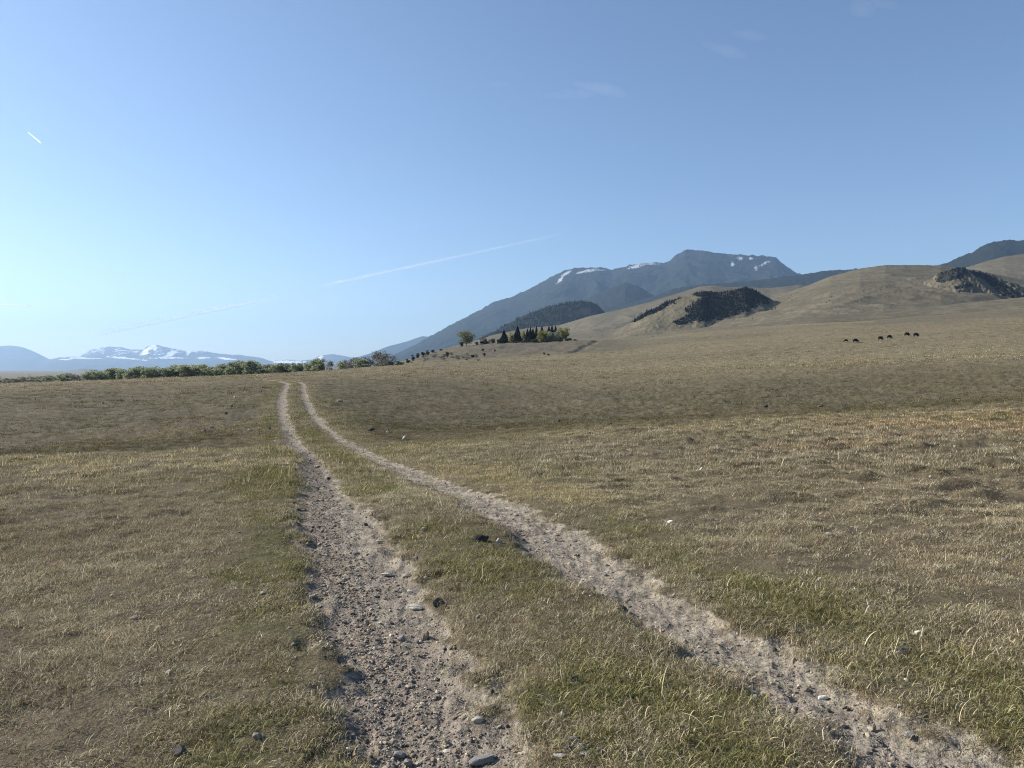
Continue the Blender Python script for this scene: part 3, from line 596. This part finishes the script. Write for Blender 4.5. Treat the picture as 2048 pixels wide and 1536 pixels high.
for px, top, wpx, kd, d, lab in [
    (637, 715, 34, 'W', 330, 'low dark green bush tree at the near end of the willow row'), (660, 719, 22, 'B', 335, 'small grey bush beside the low dark green bush tree'),
    (686, 716, 26, 'W', 330, 'low yellowish bush just left of the tall grey willows'), (707, 706, 34, 'B', 322, 'grey bare willow with a rounded top, left of the largest one'),
    (735, 710, 30, 'B', 325, 'narrow grey bare willow between two larger bare willows'), (757, 698, 30, 'B', 318, 'tall thin bare willow leaning on the largest grey willow'),
    (773, 698, 50, 'B', 312, 'largest grey bare willow at the foot of the knoll'), (722, 716, 40, 'W', 316, 'low greenish willow in front of the grey bare willows'), (800, 721, 22, 'W', 312, 'small green bush right of the largest bare willow')]:
    x, y, z = at(px, d); hh = EYE + (HOR - top) / F * d - z; k = WIL[rg.randrange(5)] if kd == 'W' else BARE[rg.randrange(3)]; s = wpx / F * d / 6.5
    put_tree('willow_tree', k, (x, y, z - .1), rg.uniform(0, 6.28), (s, s, hh / 8.0), lab, 'tree')

# trees on the knoll
def knoll(px, base_y, top_y, wpx, parts, h0, w0, name, label, cat='tree', d=None, group=None):
    if d is None: x, y, z = hit(px, base_y, 760)
    else: x, y, z = at(px, d)
    hh = EYE + (HOR - top_y) / F * y - z; s = wpx / F * y / w0 * (.85 if cat == 'shrub' else (2.3 if wpx < 10 else 1.75) if name == 'spruce_tree' else 1)
    return put_tree(name, parts, (x, y, z - .15), rg.uniform(0, 6.28), (s, s, max(.3, hh) / h0), label, cat, group)
knoll(933, 691, 661, 35, COT, 12, 13.5, 'cottonwood_tree', 'round leafing cottonwood with a forked trunk standing apart on the knoll', d=575)
knoll(966, 688, 667, 17, BARE[0], 8, 7.5, 'bare_tree', 'thin bare brownish tree right of the round cottonwood', d=585)
for i, (px, top, w, lab) in enumerate([
    (1008, 660, 14, 'broad dark spruce, first of the conifers from the round cottonwood'), (1035, 652, 14.5, 'tallest dark spruce standing alone on the knoll'),
    (1055, 657, 7, 'slim dark spruce right of the tallest spruce'), (1061, 654.5, 7.5, 'middle spruce of the close trio'), (1066, 656, 7, 'last spruce of the close trio'),
    (1073, 651.5, 7, 'narrow spruce rising behind the yellow green trees'), (1084, 652, 9, 'blunt topped spruce behind the yellow green trees'),
    (1098, 651, 8, 'dark spruce behind the grey green clump'), (1104, 649.5, 8, 'highest spruce behind the grey green clump'), (1111, 651, 8, 'last spruce before the pale yellow trees')]):
    knoll(px, 685, top, w, SPR[i % 4], 12, 5.4, 'spruce_tree', lab, d=590 + 6 * (i % 3) + (14 if i > 4 else 0))
for i, (px, top, w, lab) in enumerate([
    (1022, 664, 12, 'small yellow green tree between the two broad spruces'), (1047, 662, 10, 'small yellow green tree between tallest spruce and trio'),
    (1081, 658, 17, 'bright yellow green tree with a rounded crown among the conifers'), (1089, 660, 15, 'yellow green tree overlapping the bright rounded one'),
    (1101, 659, 18, 'dull green tree in the middle of the dense clump'), (1113, 657, 14, 'grey green tree right of the dense clump middle'),
    (1123, 653, 13, 'tall pale yellow tree near the end of the knoll grove'), (1132, 655, 14, 'pale yellow tree at the very end of the knoll grove')]):
    knoll(px, 685, top, w, BUD[i % 3] if i not in (4, 5) else WIL[i % 5], 9 if i not in (4, 5) else 8, 6.3, 'budding_tree', lab, d=584 + 4 * (i % 2))
for i, (px, d, top, w, lab) in enumerate([
    (923, 560, 683, 9, 'dark juniper at the foot of the round cottonwood'), (963, 570, 681, 12, 'dark low juniper left end of the hedge on the knoll'), (973, 572, 678, 16, 'dark dome shaped juniper in the knoll hedge'),
    (984, 574, 677, 14, 'dark juniper touching the dull green hedge bush'), (998, 576, 677, 12, 'dark juniper just left of the broad spruce'), (1030, 580, 681, 22, 'low dark juniper under the tallest spruce'), (1048, 580, 680, 20, 'low dark juniper between spruces'),
    (1068, 580, 677, 20, 'dark juniper under the close spruce trio'), (1095, 580, 678, 24, 'dark juniper under the dense clump'), (1118, 580, 678, 24, 'dark juniper under the pale yellow trees'), (1138, 582, 675, 16, 'dark juniper right of the pale yellow trees'), (1150, 584, 678, 12, 'low dark juniper ending the knoll grove'),
    (953, 565, 683, 8, 'small dull shrub left of the knoll hedge')]):
    knoll(px, 0, top, w, JUN[i % 3], 3, 3.2, 'juniper_bush', lab, 'shrub', d=d)
for i, (px, by, top, w, lab) in enumerate([
    (968, 713, 705, 7, 'dark juniper on the middle of the knoll slope'), (966, 703, 696, 7, 'small dark juniper above the middle slope juniper'), (990, 703, 698, 5, 'tiny dark shrub right of the slope junipers'), (895, 716, 703, 7.5, 'dark upright juniper on the left part of the knoll slope'),
    (945, 716, 708, 11, 'spreading dark shrub low on the knoll slope'), (1088, 709, 703, 5, 'small dark shrub near the start of the ditch'), (1097, 712, 707, 6, 'small dark shrub at the foot of the ditch'), (1114, 683, 676, 4, 'lone small tree with a long shadow on the knoll top'),
    (826, 722, 709, 10, 'dark juniper lowest on the left edge of the knoll'), (836, 719, 706, 9, 'dark pointed juniper on the left edge of the knoll'), (846, 714, 702, 9, 'tallest dark juniper of the knoll edge cluster'), (855, 710, 700, 10, 'wide dark juniper of the knoll edge cluster'),
    (866, 706, 699, 10, 'dark juniper at the upper end of the knoll edge cluster'), (882, 702, 697, 8, 'last small juniper up the knoll edge'), (816, 726, 717, 12, 'dull dark bush between willows and junipers')]):
    knoll(px, by, top, w, JUN[i % 3], 3, 3.2, 'juniper_bush', lab, 'shrub')
for i in range(26):
    px = rg.uniform(835, 960); by = rg.uniform(708, 724); x, y, z = hit(px, by, 760); s = rg.uniform(.7, 1.5)
    e = put_tree('sage_bush', SAGE[i % 2], (x, y, z - .05), rg.uniform(0, 6.28), (s, s, s), 'low grey sagebrush on the rough left slope of the knoll', 'shrub', 'sagebrush on the knoll slope')

# dark conifers on the far ridges
pine_far = [spruce_parts(220 + i, 9, 4.2, 150, M_farpine, 9, .8)[1] for i in range(4)]
def pick_pts(rd, n, thr, seed, zmin=-1e9):
    P, fm = rd[1], rd[2]; idx = np.argwhere(fm > thr); q = np.random.default_rng(seed); sel = idx[q.integers(0, len(idx), n)]
    a = P[sel[:, 0], sel[:, 1]]; b = P[np.clip(sel[:, 0] + 1, 0, P.shape[0] - 1), sel[:, 1]]; c = P[sel[:, 0], np.clip(sel[:, 1] + 1, 0, P.shape[1] - 1)]
    return a + (b - a) * q.random((n, 1)) + (c - a) * q.random((n, 1))
def forest(name, rd, n, thr, seed, s0, s1):
    P = pick_pts(rd, n, thr, seed); m = len(P); q = np.random.default_rng(seed + 1); s = q.uniform(s0, s1, m)
    return scatter(name, P - [0, 0, .4], np.stack([s * 0, s * 0, q.uniform(0, 6.3, m)], 1), np.stack([s * 1.1, s * 1.1, s], 1), np.ones((m, 3)), q.integers(0, 4, m), pine_far)
forest('conifer_forest', RG_FOREST, 4200, .70, 3, .9, 1.5)
forest('conifer_forest', RG_BUTTE, 6500, .36, 4, .20, .50)
forest('conifer_forest', RG_CROP, 1800, .40, 5, .14, .34)
def scrub(rd, n, seed):
    q = np.random.default_rng(seed); P = rd[1]; a = q.integers(0, int(P.shape[0] * .7), n); b = q.integers(0, P.shape[1], n); pt = P[a, b]
    k = fbm(pt[:, 0] / 140, pt[:, 1] / 140, 3, 300) > .54; pt = pt[k] + q.normal(0, 3, (k.sum(), 3)) * [1, 1, 0]; m = len(pt); s = q.uniform(.25, .75, m)
    return scatter('hill_scrub', pt - [0, 0, .3], np.stack([s * 0, s * 0, q.uniform(0, 6.3, m)], 1), np.stack([s * 1.2, s * 1.2, s * .8], 1), np.ones((m, 3)), q.integers(0, 3, m), [j[1] for j in JUN])
scrub(RG_BIG, 1500, 8)
P = RG_BUTTE[1]; QX, QY = RG_BUTTE[3]
for i in range(34):
    px = rg.uniform(1268, 1352); row = 640 - (px - 1268) * .47 + rg.uniform(-4, 6)
    k = np.argmin((QX - px) ** 2 + ((QY - row) * 2) ** 2); p = P.reshape(-1, 3)[k]; s = rg.uniform(.7, 1.25)
    o = link('conifer_tree', pine_far[i % 4], None, tuple(p - np.array([0, 0, .4])), (0, 0, rg.uniform(0, 6.28)), (s, s, s))
    tag(o, 'dark conifer in the slanting line up the left flank of the rocky butte', 'tree', 'conifers up the butte flank')

# ------------------------------------------------------------------ cattle
def cow_mesh():
    J = [(-.80, 0, 1.12, .28), (-.45, 0, 1.04, .40), (0, 0, .96, .44), (.42, 0, 1.0, .42), (.68, 0, 1.08, .30), (.88, 0, .92, .19), (1.08, 0, .62, .15), (1.18, 0, .40, .13), (1.30, 0, .17, .085)]
    E = [(i, i + 1) for i in range(len(J) - 1)]
    def leg(root, pts):
        p = root
        for q in pts: J.append(q); E.append((p, len(J) - 1)); p = len(J) - 1
    for s in (-1, 1):
        leg(0, [(-.74, s * .19, .92, .19), (-.62, s * .20, .66, .12), (-.80, s * .20, .44, .075), (-.76, s * .20, .10, .06), (-.72, s * .20, .03, .07)])
        leg(4, [(.56, s * .19, .86, .15), (.56, s * .19, .55, .09), (.60, s * .19, .42, .07), (.57, s * .19, .10, .055), (.60, s * .19, .03, .065)])
        leg(7, [(1.10, s * .20, .46, .045)])
    leg(0, [(-1.00, 0, 1.16, .04), (-1.06, 0, .85, .03), (-1.05, 0, .50, .045)])
    me = bpy.data.meshes.new('cow_rig'); me.from_pydata([j[:3] for j in J], E, []); ob = bpy.data.objects.new('cow_rig', me); COL.objects.link(ob)
    m = ob.modifiers.new('skin', 'SKIN'); m.use_smooth_shade = True
    for i, j in enumerate(J): me.skin_vertices[0].data[i].radius = (j[3] * 1.22, j[3] * 1.22); me.skin_vertices[0].data[i].use_root = (i == 2)
    ob.modifiers.new('smooth', 'SUBSURF').levels = 1
    dg = bpy.context.evaluated_depsgraph_get(); out = bpy.data.meshes.new_from_object(ob.evaluated_get(dg)); out.name = 'cow'
    bpy.data.objects.remove(ob); out.materials.clear(); out.materials.append(M_cow); return out
COW = cow_mesh()
for px, py, w, rz, lab in [
    (1692, 684.5, 8.5, 155, 'small black cow grazing at the far end of the herd, quartering away'), (1711, 685.5, 11.5, 0, 'black cow grazing just right of the smallest cow'),
    (1761, 680.5, 11, 8, 'black cow grazing, left one of the middle pair, legs well visible'), (1779, 678.5, 10.5, 4, 'black cow grazing, right one of the middle pair'),
    (1814, 673, 11, -6, 'black cow grazing, left one of the highest pair on the slope'), (1832, 674, 11.5, 2, 'black cow grazing, last of the herd towards the bright slope')]:
    x, y, z = hit(px, py, 700); s = w / F * y / 2.2
    tag(link('cow', COW, None, (x, y, z + .03), (0, 0, R(rz)), (s, s, s)), lab, 'cow', 'black cattle grazing on the slope')

# ------------------------------------------------------------------ single rocks
RM = {'pale': mat_simple('pale_stone', (.30, .28, .24), (.50, .47, .40), 14, .9, .5, .01), 'grey': mat_simple('grey_stone', (.15, .145, .14), (.29, .28, .26), 16, .9, .5, .01),
      'dark': mat_simple('dark_stone', (.050, .050, .045), (.12, .115, .10), 14, .85, .5, .01), 'tan': mat_simple('tan_stone', (.22, .175, .125), (.36, .30, .22), 14, .9, .5, .01),
      'white': mat_simple('white_stone', (.52, .50, .45), (.72, .70, .64), 14, .9, .4, .01), 'purple': mat_simple('purplish_stone', (.085, .070, .075), (.16, .14, .145), 14, .9, .5, .01),
      'dung': mat_simple('dried_dung', (.035, .030, .028), (.09, .078, .072), 30, .95, .9, .02)}
# photo column, photo row of the base, width and height in photo pixels, colour, label
ROCKS = [
 (875, 1209, 22, 15, 'dark', 'rounded dark stone on the right lip of the gravel wheel track'), (831, 1217, 34, 9, 'pale', 'flat pale stone left of the rounded dark stone'),
 (851, 1278, 20, 21, 'tan', 'upright pointed tan stone in the gravel wheel track'), (803, 1281, 17, 12, 'grey', 'grey stone left of the upright pointed tan stone'),
 (842, 1286, 13, 7, 'pale', 'small pale stone under the upright pointed tan stone'), (955, 1444, 26, 11, 'pale', 'pale low stone in the middle of the gravel wheel track near the camera'),
 (1010, 1387, 17, 12, 'tan', 'round brown stone on the pale dirt edge'), (984, 1385, 10, 8, 'dark', 'small dark stone left of the round brown stone'),
 (1151, 1365, 17, 15, 'dark', 'dark stone with a pale base in the grass strip'), (969, 1522, 56, 15, 'grey', 'wide half buried grey slab at the bottom of the gravel track'),
 (797, 1513, 40, 10, 'grey', 'flat grey slab at the bottom left of the gravel track'), (1118, 1515, 32, 9, 'pale', 'flat pale slab left of the stone heap'),
 (1150, 1482, 30, 12, 'grey', 'flat stone on top of the stone heap by the grass strip'), (1137, 1500, 20, 11, 'purple', 'purplish stone at the left of the stone heap'), (1163, 1497, 24, 13, 'grey', 'grey block in the middle of the stone heap'),
 (1182, 1493, 18, 10, 'pale', 'pale chip on the right side of the stone heap'), (1172, 1511, 28, 11, 'grey', 'grey stone at the lower edge of the stone heap'), (1204, 1506, 24, 13, 'dark', 'dark stone ending the stone heap on the right'),
 (1095, 1450, 17, 9, 'tan', 'tan stone under the green tuft'), (1508, 1400, 15, 12, 'pale', 'round pale stone on the left edge of the right wheel track'), (1488, 1397, 10, 7, 'pale', 'little pale stone touching the round pale one'),
 (1646, 1398, 20, 8, 'white', 'whitish flat stone in the middle of the right wheel track'), (1747, 1462, 10, 17, 'tan', 'thin stone standing on edge in the right wheel track'), (1697, 1422, 10, 8, 'dark', 'small dark stone above the standing thin stone'),
 (1549, 1303, 10, 8, 'dark', 'small dark round stone on the pale right track'), (1588, 1323, 8, 13, 'tan', 'small upright tan stone beside the dark round one'), (1592, 1422, 11, 9, 'dark', 'small dark stone in the shaded part of the right track'),
 (1800, 1414, 12, 7, 'pale', 'pale pebble stone near the right edge of the right track'), (1843, 1427, 17, 7, 'pale', 'pale flat stone by the grass at the right track edge'), (1820, 1478, 30, 6, 'grey', 'smooth flat grey stone flush in the right track'),
 (1805, 1312, 30, 12, 'purple', 'lowest purplish plate of the layered rock in the grass'), (1806, 1303, 36, 10, 'purple', 'middle purplish plate of the layered rock in the grass'), (1802, 1294, 30, 9, 'dark', 'top dark plate of the layered rock in the grass'),
 (1836, 1268, 26, 8, 'white', 'white stone lying above the layered rock in the grass'), (362, 1509, 38, 20, 'dark', 'dark pointed rock in the brown grass near the bottom'), (270, 1238, 20, 7, 'pale', 'pale stone lying in the brown grass far from the tracks'),
 (998, 1085, 11, 9, 'pale', 'pale stone at the end of the dark dung pile'), (761, 1087, 14, 6, 'pale', 'pale flat stone on the right side of the gravel track'), (832, 1120, 14, 9, 'grey', 'grey stone at the border of the grass strip'),
 (813, 1154, 24, 7, 'pale', 'long pale stone, longer of two lying in line'), (775, 1154, 26, 6, 'pale', 'long pale stone left of its slightly shorter neighbour'), (820, 1186, 14, 7, 'white', 'whitish stone above the flat pale stone'),
 (713, 1108, 18, 7, 'grey', 'low grey stone in the middle of the gravel track'), (846, 1062, 12, 6, 'tan', 'tan stone half hidden in the grass strip'), (732, 1053, 9, 6, 'dark', 'small dark stone on the pale track side'),
 (635, 935, 14, 5, 'tan', 'flat tan stone at the far end of the near gravel track'), (657, 959, 9, 5, 'dark', 'dark stone right below the flat tan stone'), (498, 862, 9, 5, 'pale', 'pale boulder in the shaded hollow left of the road'),
 (539, 859, 6, 7, 'dark', 'dark pointed boulder in the hollow beside the road'), (810, 879, 10, 8, 'pale', 'pale pointed boulder in the hollow right of the road'), (741, 861, 17, 5, 'dark', 'long dark boulder in the hollow right of the road'),
 (775, 866, 6, 4, 'white', 'white boulder near the long dark boulder'), (680, 805, 12, 7, 'tan', 'tan mound of earth and stone right of the road bend'), (470, 796, 7, 4, 'pale', 'pale boulder high on the left far slope'), (463, 813, 9, 4, 'dark', 'dark boulder below the pale one on the left far slope'),
 (452, 828, 10, 5, 'dark', 'dark boulder halfway down the left far slope'), (423, 856, 9, 5, 'pale', 'pale boulder low on the left far slope'), (408, 863, 12, 5, 'grey', 'grey boulder lowest on the left far slope'), (206, 807, 6, 4, 'pale', 'lone pale boulder in the middle of the left field'),
 (1117, 843, 9, 5, 'dark', 'dark boulder in the hollow beyond the right rise'), (1219, 850, 14, 5, 'dark', 'dark boulder at the edge of the right rise'), (1641, 814, 14, 4, 'dark', 'dark low boulder behind the right crest'), (1533, 815, 12, 5, 'dark', 'dark shrubby boulder left of the low crest boulder'),
 (1342, 1046, 20, 7, 'white', 'whitish stone in the brown grass of the right field'), (1659, 1072, 16, 6, 'pale', 'pale stone in the right field above the tracks')]
for i, (px, py, w, hpx, c, lab) in enumerate(ROCKS):
    x, y, z = hit(px, py, 400); k = y / F
    me = stone_mesh('rock', 300 + i, 3, 1.0, .3, RM[c]); ww, hh = w * k / 2.0, hpx * k / 2.0 * 1.25
    tag(link('rock', me, None, (x, y, z + hh * .42 + (.0 if hpx > 6 else .01)), (rg.uniform(-.15, .15), rg.uniform(-.15, .15), rg.uniform(-.4, .4)), (ww * .95, ww * (.8 if w < 2 * hpx else .6), hh)), lab, 'rock')
x, y, z = hit(960, 1081, 60); k = y / F; me = stone_mesh('dung_pile', 401, 3, 1.0, .6, RM['dung'])
tag(link('dung_pile', me, None, (x, y, z + .01), (0, 0, .2), (20 * k, 14 * k, 9 * k)), 'dark dried dung heap on the grass strip between the tracks', 'dung')

# ------------------------------------------------------------------ contrails and thin cloud (above the haze)
def mat_trail():
    t = NT('contrail_ice'); al = t.attr('alpha'); n = t.noise(t.obj(), 0.0006, 4, 0.6)
    d = t.n('BsdfDiffuse'); t.put(d.inputs[0], (.95, .96, .98)); r = t.n('BsdfTranslucent'); t.put(r.inputs[0], (.95, .96, .98)); m0 = t.n('MixShader'); m0.inputs[0].default_value = .5
    t.l(d.outputs[0], m0.inputs[1]); t.l(r.outputs[0], m0.inputs[2])
    tr = t.n('BsdfTransparent'); m = t.n('MixShader'); t.l(t.math('MULTIPLY', al, t.rng(n, .25, .7, .35, 1.0)), m.inputs[0]); t.l(tr.outputs[0], m.inputs[1]); t.l(m0.outputs[0], m.inputs[2])
    t.l(m.outputs[0], t.out.inputs['Surface']); return t.m
M_trail = mat_trail()
def trail(p0, p1, alt, w0, w1, a0, a1, label, n=160, seed=0):
    def pt(px, py): d = (alt - EYE) * F / (HOR - py); return np.array([(px - 1024) / F * d, d, alt])
    A, B = pt(*p0), pt(*p1); V, Fc, S = [], [], []; C0 = A
    tt = np.linspace(0, 1, n); k = 10
    for i, t in enumerate(tt):
        c = A + (B - A) * t; d = c[1]; w = (w0 + (w1 - w0) * t) / F * d * .5 * (.7 + .6 * float(fbm(np.array([t * 30]), np.array([seed + .5]), 3)[0])); e = math.sin(math.pi * min(1, t * 6, (1 - t) * 6) * .5)
        for j in range(k):
            a = 6.283 * j / k; V.append(tuple(c - C0 + np.array([0.25 * math.sin(a), .1 * math.sin(a), math.sin(a)]) * w + np.array([0, math.cos(a), 0]) * w)); S.append((a0 + (a1 - a0) * t) * e)
    for i in range(n - 1):
        for j in range(k): Fc.append((i * k + j, i * k + (j + 1) % k, (i + 1) * k + (j + 1) % k, (i + 1) * k + j))
    me = mesh_from('contrail', V, Fc, M_trail); fattr(me, 'alpha', S)
    return tag(link('contrail', me, None, tuple(C0)), label, 'contrail')
trail((1150, 462), (640, 573), 4200, 4.5, 9, .08, .34, 'long thin white contrail rising towards the plateau mountain')
trail((585, 588), (190, 668), 4200, 9, 14, .42, .26, 'faint broken contrail, lower fading end of the long trail', seed=3)
trail((83, 287), (54, 263), 6000, 3.2, 2.6, .7, .35, 'short bright contrail high in the empty sky', 60, 5)
trail((70, 612), (-30, 607), 4200, 5, 5, .6, .4, 'faint level contrail low over the distant mountains', 60, 8)
def mat_cloud():
    t = NT('cirrus_ice'); v = t.n('VolumePrincipled'); v.inputs['Color'].default_value = (1, 1, 1, 1); v.inputs['Density'].default_value = 1.9e-4
    t.l(v.outputs[0], t.out.inputs['Volume']); return t.m
M_cloud = mat_cloud()
def cloud(strokes, alt, label, seed):
    V, Fc = [], []; rg2 = random.Random(seed); C0 = None
    for (px, py, lx, wy, ang) in strokes:
        d = (alt - EYE) * F / (HOR - py); c = np.array([(px - 1024) / F * d, d, alt]); C0 = c if C0 is None else C0
        b = len(V); n, k = 18, 10
        for i in range(n):
            t = i / (n - 1) * 2 - 1; rr = math.sqrt(max(0.002, 1 - t * t)) * wy / F * d * (.6 + .8 * float(fbm(np.array([t * 3 + seed]), np.array([px * .1]), 3)[0]))
            q = c - C0 + np.array([math.cos(R(ang)), 0, -math.sin(R(ang))]) * t * lx / F * d + np.array([0, 0, wy / F * d * 1.2 * (float(fbm(np.array([t * 2 + seed]), np.array([py * .1 + 4]), 3)[0]) - .5)])
            for j in range(k): a = 6.283 * j / k; V.append(tuple(q + np.array([0, math.cos(a) * 3, math.sin(a)]) * rr))
        for i in range(n - 1):
            for j in range(k): Fc.append((b + i * k + j, b + i * k + (j + 1) % k, b + (i + 1) * k + (j + 1) % k, b + (i + 1) * k + j))
        Fc.append(tuple(b + j for j in range(k))[::-1]); Fc.append(tuple(b + (n - 1) * k + j for j in range(k)))
    me = mesh_from('cloud', V, Fc, M_cloud); return tag(link('cloud', me, None, tuple(C0)), label, 'cloud')
cloud([(1130, 192, 45, 4, 0), (1115, 188, 28, 3, -6), (1200, 178, 60, 8, 12), (1160, 186, 40, 5, 8)], 5000, 'thin streaky cirrus wisp, brightest of the few wisps', 1)
cloud([(998, 168, 22, 3, 0)], 5000, 'tiny faint cirrus wisp left of the brightest wisp', 2)
cloud([(1450, 100, 50, 7, 14), (1500, 70, 40, 7, 8)], 5200, 'faint blurred cirrus wisp high in the deep blue', 3)
cloud([(1725, 16, 26, 10, 30), (1760, 8, 40, 6, 10)], 5200, 'faint cirrus wisp touching the upper edge of the sky', 4)

# ------------------------------------------------------------------ the air
def build_haze():
    t = NT('haze_air'); v = t.n('VolumePrincipled'); v.inputs['Color'].default_value = HAZE_COLOR + (1,); v.inputs['Density'].default_value = HAZE_DENSITY; v.inputs['Anisotropy'].default_value = 0.32
    t.l(v.outputs[0], t.out.inputs['Volume'])
    lo, hi, s = -140.0, 1850.0, 30500.0
    V = [(-s, -s, lo), (s, -s, lo), (s, s, lo), (-s, s, lo), (-s, -s, hi), (s, -s, hi), (s, s, hi), (-s, s, hi)]
    o = link('haze', mesh_from('haze', V, [(3, 2, 1, 0), (4, 5, 6, 7), (0, 1, 5, 4), (1, 2, 6, 5), (2, 3, 7, 6), (3, 0, 4, 7)], t.m, False)); kind(o, 'stuff')
build_haze()
